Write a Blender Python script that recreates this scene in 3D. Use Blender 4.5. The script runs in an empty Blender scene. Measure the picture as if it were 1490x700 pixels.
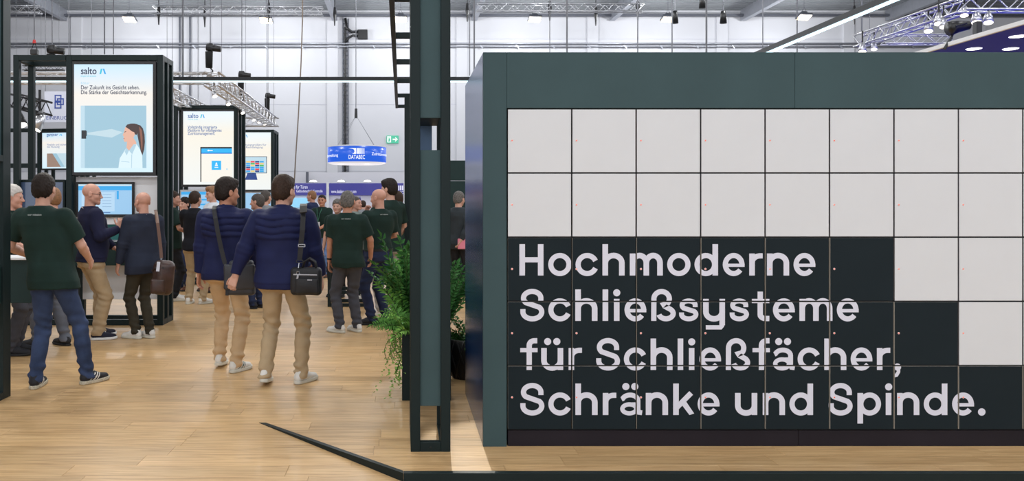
import bpy, bmesh, math, random
import numpy as np
from mathutils import Vector, Matrix, Euler

# ------------------------------------------------------------------ camera, world, light, exposure
SC = bpy.context.scene
COL = SC.collection
FPX, VX, VY, EYE = 1200.0, 584.0, 298.0, 1.58          # focal length and vanishing point in photo pixels, eye height
cam_d = bpy.data.cameras.new('camera'); cam = bpy.data.objects.new('camera', cam_d); COL.objects.link(cam)
cam.location = (0, 0, EYE); cam.rotation_euler = (math.pi/2, 0, 0)
cam_d.sensor_width = 36.0; cam_d.lens = 36.0*FPX/1490.0
cam_d.shift_x = (745.0-VX)/1490.0; cam_d.shift_y = -(350.0-VY)/1490.0
cam_d.clip_end = 200
SC.camera = cam
W = bpy.data.worlds.new('hall_air'); SC.world = W; W.use_nodes = True
W.node_tree.nodes['Background'].inputs[0].default_value = (0.93, 0.95, 1.0, 1)
W.node_tree.nodes['Background'].inputs[1].default_value = 1.45
SC.view_settings.view_transform = 'Standard'; SC.view_settings.look = 'None'
SC.view_settings.gamma = 1.0; SC.view_settings.exposure = 0.12
SC.view_settings.use_curve_mapping = False
LAMP_W = 400.0        # each high-bay hall lamp
SPOT_W = 1000.0        # each stand spotlight on the overhead rig
try: SC.cycles.use_denoising = True
except Exception: pass

def P(x, y, d):
    """photo pixel at depth d -> point in the hall"""
    return Vector(((x-VX)/FPX*d, d, EYE-(y-VY)/FPX*d))
def dfloor(y): return FPX*EYE/(y-VY)

# ------------------------------------------------------------------ materials
def lin(c):
    c = c/255.0
    return c/12.92 if c <= 0.04045 else ((c+0.055)/1.055)**2.4
def rgb(r, g, b): return (lin(r), lin(g), lin(b), 1.0)
MATS = {}
def mat(name, col, rough=0.55, metal=0.0, var=0.0, vscale=8.0, bump=0.0, bscale=60.0, spec=0.5, stretch=(1,1,1), alpha=1.0, trans=0.0, sheen=0.0, coat=0.0):
    if name in MATS: return MATS[name]
    m = bpy.data.materials.new(name); m.use_nodes = True
    nt = m.node_tree; bs = nt.nodes['Principled BSDF']
    c = rgb(*col)
    bs.inputs['Base Color'].default_value = c
    bs.inputs['Roughness'].default_value = rough
    bs.inputs['Metallic'].default_value = metal
    bs.inputs['Specular IOR Level'].default_value = spec
    if coat: bs.inputs['Coat Weight'].default_value = coat; bs.inputs['Coat Roughness'].default_value = 0.15
    if sheen: bs.inputs['Sheen Weight'].default_value = sheen
    if trans: bs.inputs['Transmission Weight'].default_value = trans
    if var or bump:
        tc = nt.nodes.new('ShaderNodeTexCoord'); mp = nt.nodes.new('ShaderNodeMapping')
        mp.inputs['Scale'].default_value = stretch
        nt.links.new(tc.outputs['Object'], mp.inputs[0])
    if var:
        n = nt.nodes.new('ShaderNodeTexNoise'); n.inputs['Scale'].default_value = vscale; n.inputs['Detail'].default_value = 5
        nt.links.new(mp.outputs[0], n.inputs['Vector'])
        r = nt.nodes.new('ShaderNodeMapRange'); r.inputs[1].default_value = 0.3; r.inputs[2].default_value = 0.7
        r.inputs[3].default_value = 1-var; r.inputs[4].default_value = 1+var
        nt.links.new(n.outputs[0], r.inputs[0])
        mx = nt.nodes.new('ShaderNodeVectorMath'); mx.operation = 'SCALE'; mx.inputs[0].default_value = c[:3]
        nt.links.new(r.outputs[0], mx.inputs['Scale']); nt.links.new(mx.outputs[0], bs.inputs['Base Color'])
    if bump:
        n2 = nt.nodes.new('ShaderNodeTexNoise'); n2.inputs['Scale'].default_value = bscale; n2.inputs['Detail'].default_value = 4
        nt.links.new(mp.outputs[0], n2.inputs['Vector'])
        b = nt.nodes.new('ShaderNodeBump'); b.inputs['Strength'].default_value = bump; b.inputs['Distance'].default_value = 0.004
        nt.links.new(n2.outputs[0], b.inputs['Height']); nt.links.new(b.outputs[0], bs.inputs['Normal'])
    MATS[name] = m
    return m
def emat(name, col, strength=1.0, rough=0.25):
    """a surface that gives off light (screens, lamps, backlit signs)"""
    if name in MATS: return MATS[name]
    m = bpy.data.materials.new(name); m.use_nodes = True
    bs = m.node_tree.nodes['Principled BSDF']
    bs.inputs['Base Color'].default_value = (0.01, 0.01, 0.01, 1); bs.inputs['Roughness'].default_value = rough
    bs.inputs['Emission Color'].default_value = rgb(*col); bs.inputs['Emission Strength'].default_value = strength
    MATS[name] = m
    return m

M = {}
M['green_metal'] = mat('dark green powder coat', (20, 34, 35), 0.45, var=0.06, vscale=3, bump=0.05, bscale=300, spec=0.22)
M['green_panel'] = mat('grey green board', (59, 80, 83), 0.55, var=0.07, vscale=2.5, bump=0.06, bscale=200, spec=0.22)
M['side_reflection'] = mat('dark green board with blue reflection tint', (40, 78, 136), 0.2, metal=0.6, var=0.05, vscale=2)  # blue reflection on the dark green side is put into the base colour
M['counter_green'] = mat('counter green', (26, 47, 46), 0.5, var=0.05, spec=0.22)
M['door_dark'] = mat('locker laminate anthracite', (24, 35, 40), 0.5, var=0.05, vscale=4, bump=0.05, bscale=350, spec=0.14)
M['door_white'] = mat('locker laminate white', (215, 217, 219), 0.5, var=0.012, vscale=4, bump=0.04, bscale=350)
M['door_edge'] = mat('locker door edge band', (200, 194, 184), 0.5)
M['door_edge_shaded'] = mat('shaded white door edge band', (120, 118, 122), 0.5)  # grey for white edges: shade in the door gaps put into the colour
M['black'] = mat('black', (16, 16, 17), 0.5)
M['plinth'] = mat('plinth black violet', (36, 32, 38), 0.5, var=0.12, vscale=3, spec=0.15)
M['print'] = mat('pale lilac vinyl lettering', (218, 219, 231), 0.45)
M['lock_red'] = emat('lock light', (255, 130, 110), 0.9)
M['lock_white'] = mat('lock rim', (235, 205, 200), 0.4)
M['white'] = mat('white board', (225, 226, 228), 0.6, var=0.02)
M['wall_white'] = mat('hall wall panel', (198, 199, 204), 0.7, var=0.02, vscale=0.6, bump=0.03, bscale=20)
M['wall_joint'] = mat('hall wall joint', (180, 181, 192), 0.7)
M['steel'] = mat('galvanised steel', (165, 168, 176), 0.4, 0.6, var=0.06, vscale=5)
M['steel_dark'] = mat('dark steel', (92, 95, 104), 0.5, 0.4)
M['alu'] = mat('truss aluminium', (205, 206, 210), 0.3, 0.75)
M['roof'] = mat('roof sheet', (150, 154, 158), 0.55, 0.2, var=0.08, vscale=1.5)
M['carpet'] = mat('grey hall carpet', (120, 118, 118), 0.95, var=0.1, vscale=20)
M['wire'] = mat('steel wire', (104, 106, 112), 0.5, 0.3)
M['blackplastic'] = mat('black plastic', (22, 22, 24), 0.4, var=0.1)
M['lampglass'] = emat('hall lamp glass', (255, 228, 186), 6.0)
M['spotglass'] = emat('spot lamp glass', (255, 248, 238), 2.5)
M['ledwhite'] = emat('led strip diffuser', (205, 242, 255), 2.4)
M['downlight'] = emat('downlight glass', (255, 250, 240), 4.0)
M['blue_fascia'] = mat('royal blue fascia', (8, 28, 205), 0.5, spec=0.2)
M['leaf_dark'] = mat('glossy dark green leaf', (60, 110, 54), 0.55, spec=0.15, var=0.3, vscale=14)
M['leaf_mid'] = mat('mid green leaf', (98, 152, 70), 0.5, spec=0.15, var=0.3, vscale=14)
M['leaf_light'] = mat('light green leaf', (142, 190, 92), 0.5, spec=0.15, var=0.3, vscale=14)
M['stem'] = mat('plant stem', (70, 100, 48), 0.5)
M['soil'] = mat('soil', (46, 36, 28), 0.95, var=0.3, vscale=40, bump=0.6, bscale=80)

# ------------------------------------------------------------------ scene graph helpers
ORG = {}
def thing(name, label, cat, loc=(0, 0, 0), group=None, rotz=0.0):
    o = bpy.data.objects.new(name, None); COL.objects.link(o); o.empty_display_size = 0.1
    o.location = loc; o.rotation_euler = (0, 0, rotz)
    o['label'] = label; o['category'] = cat
    if group: o['group'] = group
    ORG[o.name] = (Vector(loc), rotz)
    return o
def tag(o, label, cat, group=None):
    o['label'] = label; o['category'] = cat
    if group: o['group'] = group
    return o
def mk(name, me, parent=None, loc=None, rot=None, mats=None):
    o = bpy.data.objects.new(name, me); COL.objects.link(o)
    if mats:
        for m in mats: me.materials.append(m)
    if parent: o.parent = parent
    if loc is not None: o.location = loc
    if rot is not None: o.rotation_euler = rot
    return o

class MB:
    """collects faces, then links them as one mesh object"""
    def __init__(s): s.v = []; s.f = []; s.mi = []; s.cur = 0
    def poly(s, pts, mi=None):
        b = len(s.v); s.v += [tuple(p) for p in pts]; s.f.append(tuple(range(b, b+len(pts)))); s.mi.append(s.cur if mi is None else mi)
    def face(s, vs, fs, mi=None):
        b = len(s.v); s.v += [tuple(p) for p in vs]
        for f in fs: s.f.append(tuple(i+b for i in f)); s.mi.append(s.cur if mi is None else mi)
        return s
    def box(s, x0, x1, y0, y1, z0, z1, mi=None):
        vs = [(x0,y0,z0),(x1,y0,z0),(x1,y1,z0),(x0,y1,z0),(x0,y0,z1),(x1,y0,z1),(x1,y1,z1),(x0,y1,z1)]
        return s.face(vs, [(0,3,2,1),(4,5,6,7),(0,1,5,4),(1,2,6,5),(2,3,7,6),(3,0,4,7)], mi)
    def cbox(s, x0, x1, y0, y1, z0, z1, c=0.003, mi=None):
        """chamfered box"""
        bm = bmesh.new(); bmesh.ops.create_cube(bm, size=1.0)
        for v in bm.verts: v.co = ((x0+x1)/2+v.co.x*(x1-x0), (y0+y1)/2+v.co.y*(y1-y0), (z0+z1)/2+v.co.z*(z1-z0))
        bmesh.ops.bevel(bm, geom=list(bm.edges), offset=c, segments=1, affect='EDGES')
        bm.verts.index_update()
        s.face([v.co[:] for v in bm.verts], [[v.index for v in f.verts] for f in bm.faces], mi); bm.free(); return s
    def bar(s, a, b, w, h=None, up=(0, 0, 1), mi=None):
        """square bar between two points"""
        a = Vector(a); b = Vector(b); h = h or w; d = (b-a).normalized(); up = Vector(up)
        if abs(d.dot(up)) > 0.98: up = Vector((0, 1, 0))
        u = d.cross(up).normalized(); v = u.cross(d).normalized()
        q = [u*(-w/2)+v*(-h/2), u*(w/2)+v*(-h/2), u*(w/2)+v*(h/2), u*(-w/2)+v*(h/2)]
        return s.face([a+x for x in q]+[b+x for x in q], [(3,2,1,0),(4,5,6,7),(0,1,5,4),(1,2,6,5),(2,3,7,6),(3,0,4,7)], mi)
    def tube(s, pts, r, n=8, mi=None, cap=True):
        pts = [Vector(p) for p in pts]; rs = r if isinstance(r, (list, tuple)) else [r]*len(pts)
        vs = []; fs = []; t0 = (pts[1]-pts[0]).normalized()
        u = t0.orthogonal().normalized()
        for i, p in enumerate(pts):
            t = (pts[min(i+1, len(pts)-1)]-pts[max(i-1, 0)]).normalized()
            u = (u-t*u.dot(t)); u = u.normalized() if u.length > 1e-6 else t.orthogonal().normalized()
            w = t.cross(u)
            for k in range(n):
                a = 2*math.pi*k/n; vs.append(p+(u*math.cos(a)+w*math.sin(a))*rs[i])
        for i in range(len(pts)-1):
            for k in range(n):
                fs.append((i*n+k, i*n+(k+1)%n, (i+1)*n+(k+1)%n, (i+1)*n+k))
        if cap: fs.append(tuple(range(n-1, -1, -1))); fs.append(tuple((len(pts)-1)*n+k for k in range(n)))
        return s.face(vs, fs, mi)
    def lathe(s, prof, c=(0, 0, 0), n=24, mi=None, cap=True):
        """prof: (radius, height) list about the vertical axis through c"""
        vs = []; fs = []; c = Vector(c)
        for r, z in prof:
            for k in range(n):
                a = 2*math.pi*k/n; vs.append((c.x+r*math.cos(a), c.y+r*math.sin(a), c.z+z))
        for i in range(len(prof)-1):
            for k in range(n): fs.append((i*n+k, i*n+(k+1)%n, (i+1)*n+(k+1)%n, (i+1)*n+k))
        if cap: fs.append(tuple(range(n-1, -1, -1))); fs.append(tuple((len(prof)-1)*n+k for k in range(n)))
        return s.face(vs, fs, mi)
    def ribbon(s, pts, nrm, w, t=0.004, mi=None):
        """flat strap along pts; nrm = list of outward normals (or one)"""
        pts = [Vector(p) for p in pts]; vs = []; fs = []
        for i, p in enumerate(pts):
            tg = (pts[min(i+1, len(pts)-1)]-pts[max(i-1, 0)]).normalized()
            n = Vector(nrm[i] if isinstance(nrm, list) else nrm); n = (n-tg*n.dot(tg)).normalized(); sd = tg.cross(n)
            vs += [p-sd*w/2, p+sd*w/2, p+sd*w/2+n*t, p-sd*w/2+n*t]
        for i in range(len(pts)-1):
            for k in range(4): fs.append((i*4+k, i*4+(k+1)%4, i*4+4+(k+1)%4, i*4+4+k))
        fs.append((3, 2, 1, 0)); e = (len(pts)-1)*4; fs.append((e, e+1, e+2, e+3))
        return s.face(vs, fs, mi)
    def mesh(s, name, off=None, rotz=0.0, smooth=False):
        me = bpy.data.meshes.new(name)
        vs = s.v
        if off is not None:
            ox, oy, oz = off
            if rotz:
                c, q = math.cos(-rotz), math.sin(-rotz)
                vs = [((x-ox)*c-(y-oy)*q, (x-ox)*q+(y-oy)*c, z-oz) for x, y, z in vs]
            else: vs = [(x-ox, y-oy, z-oz) for x, y, z in vs]
        me.from_pydata(vs, [], s.f)
        if any(s.mi): me.polygons.foreach_set('material_index', s.mi)
        bm = bmesh.new(); bm.from_mesh(me); bmesh.ops.recalc_face_normals(bm, faces=bm.faces); bm.to_mesh(me); bm.free()
        if smooth: me.polygons.foreach_set('use_smooth', [True]*len(me.polygons))
        me.update(); return me
    def build(s, name, m, parent=None, smooth=False, local=False, raw=False):
        """geometry given in hall coordinates; the parent's own place is taken off (unless local)"""
        off, rz = None, 0.0
        root = parent
        while root is not None and root.parent is not None: root = root.parent
        if root is not None and not local: off, rz = ORG[root.name]
        me = s.mesh(name, off, rz, smooth)
        for x in (m if isinstance(m, (list, tuple)) else [m]): me.materials.append(x)
        o = bpy.data.objects.new(name, me); COL.objects.link(o)
        if parent: o.parent = parent
        return o
def single(name, mb, m, label, cat, loc=(0, 0, 0), group=None, smooth=False):
    """a thing that is one mesh"""
    me = mb.mesh(name, loc, 0, smooth)
    for x in (m if isinstance(m, (list, tuple)) else [m]): me.materials.append(x)
    o = bpy.data.objects.new(name, me); COL.objects.link(o); o.location = loc
    return tag(o, label, cat, group)
def struct(o): o['kind'] = 'structure'; return o
def sbuild(name, mb, m, smooth=False):
    me = mb.mesh(name, None, 0, smooth)
    for x in (m if isinstance(m, (list, tuple)) else [m]): me.materials.append(x)
    o = bpy.data.objects.new(name, me); COL.objects.link(o); ORG[o.name] = (Vector((0,0,0)), 0.0)
    return struct(o)
def copy_tree(o, parent=None):
    c = o.copy(); COL.objects.link(c); c.parent = parent
    for ch in o.children: copy_tree(ch, c)
    return c

def text_mb(mb, s, size, org, align='LEFT', mi=0, bold=0.0, dep=0.0, wrap=None, fit=None):
    """flat lettering facing -Y with its baseline start at org; wrap=(cx, cy, R) bends it round a drum"""
    cu = bpy.data.curves.new('t', 'FONT'); cu.body = s; cu.size = size; cu.align_x = align; cu.offset = bold; cu.resolution_u = 3
    ob = bpy.data.objects.new('t', cu); COL.objects.link(ob)
    dg = bpy.context.evaluated_depsgraph_get()
    me = bpy.data.meshes.new_from_object(ob.evaluated_get(dg))
    vs = []; kx = 1.0
    if fit and len(me.vertices):
        xs_ = [v.co.x for v in me.vertices]; kx = fit/(max(xs_)-min(xs_))
    for v in me.vertices:
        x, z = org[0]+v.co.x*kx, org[2]+v.co.y
        if wrap:
            cx, cy, R = wrap; a = (x-cx)/R; vs.append((cx+R*math.sin(a), cy-R*math.cos(a), z))
        else: vs.append((x, org[1], z))
    mb.face(vs, [tuple(p.vertices) for p in me.polygons], mi)
    w = (min(v.co.x for v in me.vertices)*kx, max(v.co.x for v in me.vertices)*kx) if len(me.vertices) else (0, 0)
    bpy.data.objects.remove(ob); bpy.data.meshes.remove(me); bpy.data.curves.remove(cu)
    return w

# ------------------------------------------------------------------ the hall: floor, walls, roof
HALL_D, HALL_Z = 42.0, 11.2
def wood_material():
    m = bpy.data.materials.new('oak plank'); m.use_nodes = True; nt = m.node_tree; N = nt.nodes; L = nt.links
    bs = N['Principled BSDF']
    geo = N.new('ShaderNodeNewGeometry'); oi = N.new('ShaderNodeObjectInfo')
    add = N.new('ShaderNodeMath'); add.operation = 'ADD'; L.new(geo.outputs['Random Per Island'], add.inputs[0]); L.new(oi.outputs['Random'], add.inputs[1])
    fr = N.new('ShaderNodeMath'); fr.operation = 'FRACT'; L.new(add.outputs[0], fr.inputs[0])
    off = N.new('ShaderNodeCombineXYZ')
    mul = N.new('ShaderNodeMath'); mul.operation = 'MULTIPLY'; mul.inputs[1].default_value = 37.0; L.new(fr.outputs[0], mul.inputs[0])
    L.new(mul.outputs[0], off.inputs[0]); L.new(mul.outputs[0], off.inputs[2])
    va = N.new('ShaderNodeVectorMath'); va.operation = 'ADD'; L.new(geo.outputs['Position'], va.inputs[0]); L.new(off.outputs[0], va.inputs[1])
    mp = N.new('ShaderNodeMapping'); mp.inputs['Scale'].default_value = (1.4, 22.0, 1.0); L.new(va.outputs[0], mp.inputs[0])
    n1 = N.new('ShaderNodeTexNoise'); n1.inputs['Scale'].default_value = 1.6; n1.inputs['Detail'].default_value = 8; n1.inputs['Roughness'].default_value = 0.62
    n1.inputs['Distortion'].default_value = 0.6; L.new(mp.outputs[0], n1.inputs['Vector'])
    mp2 = N.new('ShaderNodeMapping'); mp2.inputs['Scale'].default_value = (0.5, 2.5, 1.0); L.new(va.outputs[0], mp2.inputs[0])
    n2 = N.new('ShaderNodeTexNoise'); n2.inputs['Scale'].default_value = 1.0; n2.inputs['Detail'].default_value = 3; L.new(mp2.outputs[0], n2.inputs['Vector'])
    cr = N.new('ShaderNodeValToRGB'); L.new(n1.outputs[0], cr.inputs[0])
    cr.color_ramp.elements[0].position = 0.30; cr.color_ramp.elements[0].color = rgb(168, 130, 85)
    cr.color_ramp.elements[1].position = 0.68; cr.color_ramp.elements[1].color = rgb(218, 183, 133)
    e = cr.color_ramp.elements.new(0.5); e.color = rgb(202, 165, 116)
    ma = N.new('ShaderNodeMapRange'); ma.inputs[3].default_value = 0.90; ma.inputs[4].default_value = 1.07; L.new(fr.outputs[0], ma.inputs[0])
    mb_ = N.new('ShaderNodeMapRange'); mb_.inputs[1].default_value = 0.3; mb_.inputs[2].default_value = 0.7; mb_.inputs[3].default_value = 0.92; mb_.inputs[4].default_value = 1.07; L.new(n2.outputs[0], mb_.inputs[0])
    mm = N.new('ShaderNodeMath'); mm.operation = 'MULTIPLY'; L.new(ma.outputs[0], mm.inputs[0]); L.new(mb_.outputs[0], mm.inputs[1])
    sc = N.new('ShaderNodeVectorMath'); sc.operation = 'SCALE'; L.new(cr.outputs[0], sc.inputs[0]); L.new(mm.outputs[0], sc.inputs['Scale'])
    L.new(sc.outputs[0], bs.inputs['Base Color'])
    bs.inputs['Roughness'].default_value = 0.36; bs.inputs['Specular IOR Level'].default_value = 0.42
    bp = N.new('ShaderNodeBump'); bp.inputs['Strength'].default_value = 0.06; bp.inputs['Distance'].default_value = 0.002
    L.new(n1.outputs[0], bp.inputs['Height']); L.new(bp.outputs[0], bs.inputs['Normal'])
    return m
M['oak'] = wood_material()
M['subfloor'] = mat('subfloor', (120, 86, 56), 0.8)

mb = MB(); mb.box(-26, 38, -14, HALL_D, -0.30, -0.012)
floor = sbuild('floor', mb, M['subfloor'])
PW, PL = 0.20, 1.30
def plank_mesh(x0, x1):
    b = MB(); b.cbox(x0, x1, 0.0005, PW-0.0005, -0.011, 0.0, 0.0009); return b
plank_me = plank_mesh(0.0006, PL-0.0006).mesh('plank'); plank_me.materials.append(M['oak'])
random.seed(4)
far = MB(); near_n = 0
y = 2.0; row = 0
while y < 19.0:
    x = -16.0 - random.random()*PL
    while x < 15.0:
        vis_l = -VX/FPX*(y+PW)-1.5; vis_r = (1490-VX)/FPX*(y+PW)+0.2
        inview = x+PL > vis_l and x < vis_r and 4.5 < y < 8.4 and not (x > 0.6 and y > 5.5) and not (y > 8.4)
        if inview and near_n < 298:
            o = bpy.data.objects.new('plank', plank_me); COL.objects.link(o); o.parent = floor; o.location = (x, y, 0); near_n += 1
        else:
            a, b_ = x+0.0006, x+PL-0.0006
            far.poly([(a, y+0.0005, 0), (b_, y+0.0005, 0), (b_, y+PW-0.0005, 0), (a, y+PW-0.0005, 0)])
        x += PL
    y += PW; row += 1
fo = far.build('floor_planks', M['oak'], floor); fo['kind'] = 'stuff'
mb = MB(); mb.box(-26, 38, y+0.004, HALL_D, -0.012, -0.002)
mb.build('carpet', M['carpet'], floor)

# raised edging of the stand floor: straight in front, running out to a point on the left
A = P(377, 615.5, dfloor(615.5)); Bz = 0.05
B = Vector((0.012, 4.70, 0)); Wk = 0.045
mb = MB()
mb.box(B.x, 5.2, B.y, B.y+Wk, -0.011, Bz)
o = thing('floor_edging', 'dark green metal floor edging running out to a point on the left', 'edging', (B.x, B.y, 0))
mb = MB(); mb.cbox(B.x+0.001, 5.2, B.y, B.y+Wk, 0.0, Bz, 0.002); mb.build('straight_rail', M['green_metal'], o)
dirv = (A-B).normalized(); nrm = Vector((dirv.y, -dirv.x, 0));
if nrm.y < 0: nrm = -nrm
mb = MB()
a0 = B+Vector((0, 0, 0)); a1 = B+Vector((0.0, Wk, 0)); tip = A
mid = B.lerp(A, 0.8)
vs = [B, Vector((B.x, B.y+Wk, 0)), A+Vector((0.05, 0.0, 0)), A, B+Vector((0, 0, Bz)), Vector((B.x, B.y+Wk, Bz)), A+Vector((0.05, 0, 0.003)), A+Vector((0, 0, 0.003))]
mb.face(vs, [(0,1,2,3),(4,7,6,5),(0,3,7,4),(1,5,6,2),(0,4,5,1),(3,2,6,7)])
mb.build('tapered_rail', M['green_metal'], o)

# back wall with pilasters, panel joints and pipes
mb = MB(); mb.box(-26, 38, HALL_D, HALL_D+0.3, 0, HALL_Z+0.4)
wall_back = sbuild('wall_back', mb, M['wall_white'])
def wx(px, d=HALL_D): return (px-VX)/FPX*d
def wz(py, d=HALL_D): return EYE-(py-VY)/FPX*d
for px in (-80, 112, 298, 484, 672, 862, 1050, 1234, 1425):
    b = MB(); b.cbox(wx(px)-0.28, wx(px)+0.28, HALL_D-0.10, HALL_D+0.01, 0, HALL_Z, 0.01); b.build('pilaster', M['wall_white'], wall_back)
for py in (57, 152, 249):
    b = MB(); b.box(-26, 38, HALL_D-0.012, HALL_D+0.01, wz(py)-0.012, wz(py)+0.012); b.build('panel_joint', M['wall_joint'], wall_back)
for k, py in enumerate((64.5, 69)):
    b = MB(); b.tube([(-26, HALL_D-0.22, wz(py)), (38, HALL_D-0.22, wz(py))], 0.045 if k == 0 else 0.035, 8)
    o = sbuild('trim_%d' % (k+1), b, M['steel'], True)
b = MB()
for px in range(-30, 1500, 52):
    b.bar((wx(px), HALL_D-0.24, wz(67)), (wx(px+4), HALL_D-0.24, wz(71.5)), 0.05)
sbuild('trim_3', b, M['steel'])
# roof edge beam, sheet roof with ribs, rafters running to the back wall
b = MB(); b.cbox(-26, 38, HALL_D-0.5, HALL_D-0.3, wz(22.5, HALL_D-0.4)-0.05, wz(22.5, HALL_D-0.4)+0.06, 0.01); sbuild('trim_4', b, M['steel_dark'])
b = MB(); b.box(-26, 38, -14, HALL_D+0.3, HALL_Z+0.35, HALL_Z+0.6); ceiling = sbuild('ceiling', b, M['roof'])
b = MB()
yy = HALL_D-7
while yy < HALL_D:
    b.box(-26, 38, yy, yy+0.14, HALL_Z+0.27, HALL_Z+0.36); yy += 0.3
rib = b.build('roof_ribs', M['roof'], ceiling); rib['kind'] = 'stuff'
for px in (95, 487, 690, 890, 1080, 1290):
    X = wx(px)
    b = MB(); b.cbox(X-0.13, X+0.13, 0, HALL_D-0.1, HALL_Z-0.28, HALL_Z+0.3, 0.01); b.build('rafter', M['steel'], ceiling)
mb = MB(); mb.box(-26.3, -26, -14, HALL_D, 0, HALL_Z+0.4); sbuild('wall_left', mb, M['wall_white'])
mb = MB(); mb.box(38, 38.3, -14, HALL_D, 0, HALL_Z+0.4); sbuild('wall_right', mb, M['wall_white'])

# cable ladder, junction box and exit sign on the back wall
o = thing('cable_ladder', 'vertical metal cable ladder fixed to the white hall wall', 'cable ladder', (wx(503), HALL_D, wz(255)))
for s in (-1, 1):
    b = MB(); b.cbox(wx(503)+s*0.14-0.025, wx(503)+s*0.14+0.025, HALL_D-0.16, HALL_D-0.02, wz(250), wz(28), 0.004); b.build('rail', M['steel_dark'], o)
for k in range(34):
    z = wz(248)+k*0.225
    b = MB(); b.box(wx(503)-0.12, wx(503)+0.12, HALL_D-0.14, HALL_D-0.10, z, z+0.05); b.build('rung', M['steel_dark'], o)
b = MB(); b.tube([(wx(502.5), HALL_D-0.12, wz(250)), (wx(502.5), HALL_D-0.12, wz(40))], 0.05, 6); b.build('cable', M['blackplastic'], o)
o = thing('junction_box', 'black junction box with a looping cable beside the cable ladder', 'junction box', (wx(528), HALL_D, wz(48)))
b = MB(); b.cbox(wx(521), wx(535), HALL_D-0.22, HALL_D-0.01, wz(58), wz(44), 0.02); b.build('box', M['blackplastic'], o)
b = MB(); pts = [Vector((wx(522), HALL_D-0.15, wz(47))), Vector((wx(512), HALL_D-0.25, wz(48))), Vector((wx(505), HALL_D-0.25, wz(42))), Vector((wx(503), HALL_D-0.2, wz(28)))]
b.tube(pts, 0.07, 8); pts = [Vector((wx(522), HALL_D-0.15, wz(53))), Vector((wx(514), HALL_D-0.25, wz(53))), Vector((wx(507), HALL_D-0.25, wz(57))), Vector((wx(503), HALL_D-0.2, wz(64)))]
b.tube(pts, 0.06, 8); b.build('cable', M['blackplastic'], o, True)
o = thing('exit_sign', 'green and white emergency exit sign on the hall wall', 'exit sign', (wx(571), HALL_D, wz(208)))
b = MB(); b.cbox(wx(562.5), wx(580), HALL_D-0.09, HALL_D-0.01, wz(208.5), wz(197.5), 0.01); b.build('case', emat('exit green', (40, 190, 150), 0.9), o)
b = MB(); yf = HALL_D-0.093
b.poly([(wx(563.5), yf, wz(207.5)), (wx(569), yf, wz(207.5)), (wx(569), yf, wz(198.5)), (wx(563.5), yf, wz(198.5))])
zc = wz(203); x0, x1 = wx(571.5), wx(579)
b.poly([(x0, yf, zc-0.035), (x1-0.1, yf, zc-0.035), (x1-0.1, yf, zc+0.035), (x0, yf, zc+0.035)])
b.poly([(x1-0.14, yf, zc-0.12), (x1, yf, zc), (x1-0.14, yf, zc+0.12), (x1-0.14, yf, zc+0.07), (x1-0.07, yf, zc), (x1-0.14, yf, zc-0.07)])
b.build('symbol', emat('exit white', (235, 250, 245), 1.0), o)
b = MB(); xx = wx(566.2)
b.poly([(xx-0.04, yf-0.003, wz(206.5)), (xx+0.03, yf-0.003, wz(206.5)), (xx+0.06, yf-0.003, wz(202)), (xx-0.02, yf-0.003, wz(201))])
b.lathe([(0.0, 0), (0.03, 0.01), (0.03, 0.03), (0, 0.04)], (xx, yf-0.003, wz(200.5)), 8)
b.build('running_figure', emat('exit green', (40, 190, 150), 0.9), o)

# ------------------------------------------------------------------ hall lamps
def hall_lamp(X, Y, Z, label, group='high bay lamps under the hall roof', lit=True):
    o = thing('high_bay_lamp', label, 'lamp', (X, Y, Z), group)
    b = MB(); b.cbox(-0.30, 0.30, -0.26, 0.26, 0.03, 0.14, 0.02); b.cbox(-0.14, 0.14, -0.12, 0.12, 0.13, 0.30, 0.02); b.build('housing', M['steel_dark'], o, local=True).rotation_euler = (-0.3, 0.05, 0)
    b = MB(); b.cbox(-0.27, 0.27, -0.23, 0.23, 0.0, 0.035, 0.01); b.build('glass', M['lampglass'], o, local=True).rotation_euler = (-0.3, 0.05, 0)
    b = MB(); b.tube([(-0.1, 0, 0.29), (0, 0, 0.5), (0.1, 0, 0.29)], 0.012, 6); b.tube([(0, 0, 0.5), (0, 0, HALL_Z+0.3-Z)], 0.008, 6); b.build('hanger', M['wire'], o, local=True)
    if lit:
        ld = bpy.data.lights.new('lamp_light', 'POINT'); ld.shadow_soft_size = 0.22; ld.energy = LAMP_W; ld.color = (0.955, 0.975, 1.0)
        lo = bpy.data.objects.new('lamp_light', ld); COL.objects.link(lo); lo.parent = o; lo.location = (0, 0, -0.30)
    return o
LROWS = (38.5, 29.5, 20.5, 11.5, 2.5, -6.5)
LXS = (-12.85, -6.35, 0.0, 6.25, 12.5, 18.9)
names = ('above the left screen tower', 'left of centre near the back wall', 'beside the top of the open ladder frame', 'right of the dark green pillar', 'over the middle of the locker wall', 'beside the slanting light bar')
for r, Y in enumerate(LROWS):
    for c, X in enumerate(LXS):
        if r == 0:
            px = (188, 387, 583, 778, 972, 1170)[c]; py = (27, 28.5, 27, 27, 27, 24)[c]
            q = P(px, py+2, Y); hall_lamp(q.x, Y, q.z, 'warm glowing hall lamp '+names[c])
        else:
            hall_lamp(X, Y, 10.2, 'unseen overhead hall lamp, %s row from back wall, %s from left' % (('second', 'third', 'fourth', 'fifth', 'sixth')[r-1], ('first', 'second', 'third', 'fourth', 'fifth', 'sixth')[c]))

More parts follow.
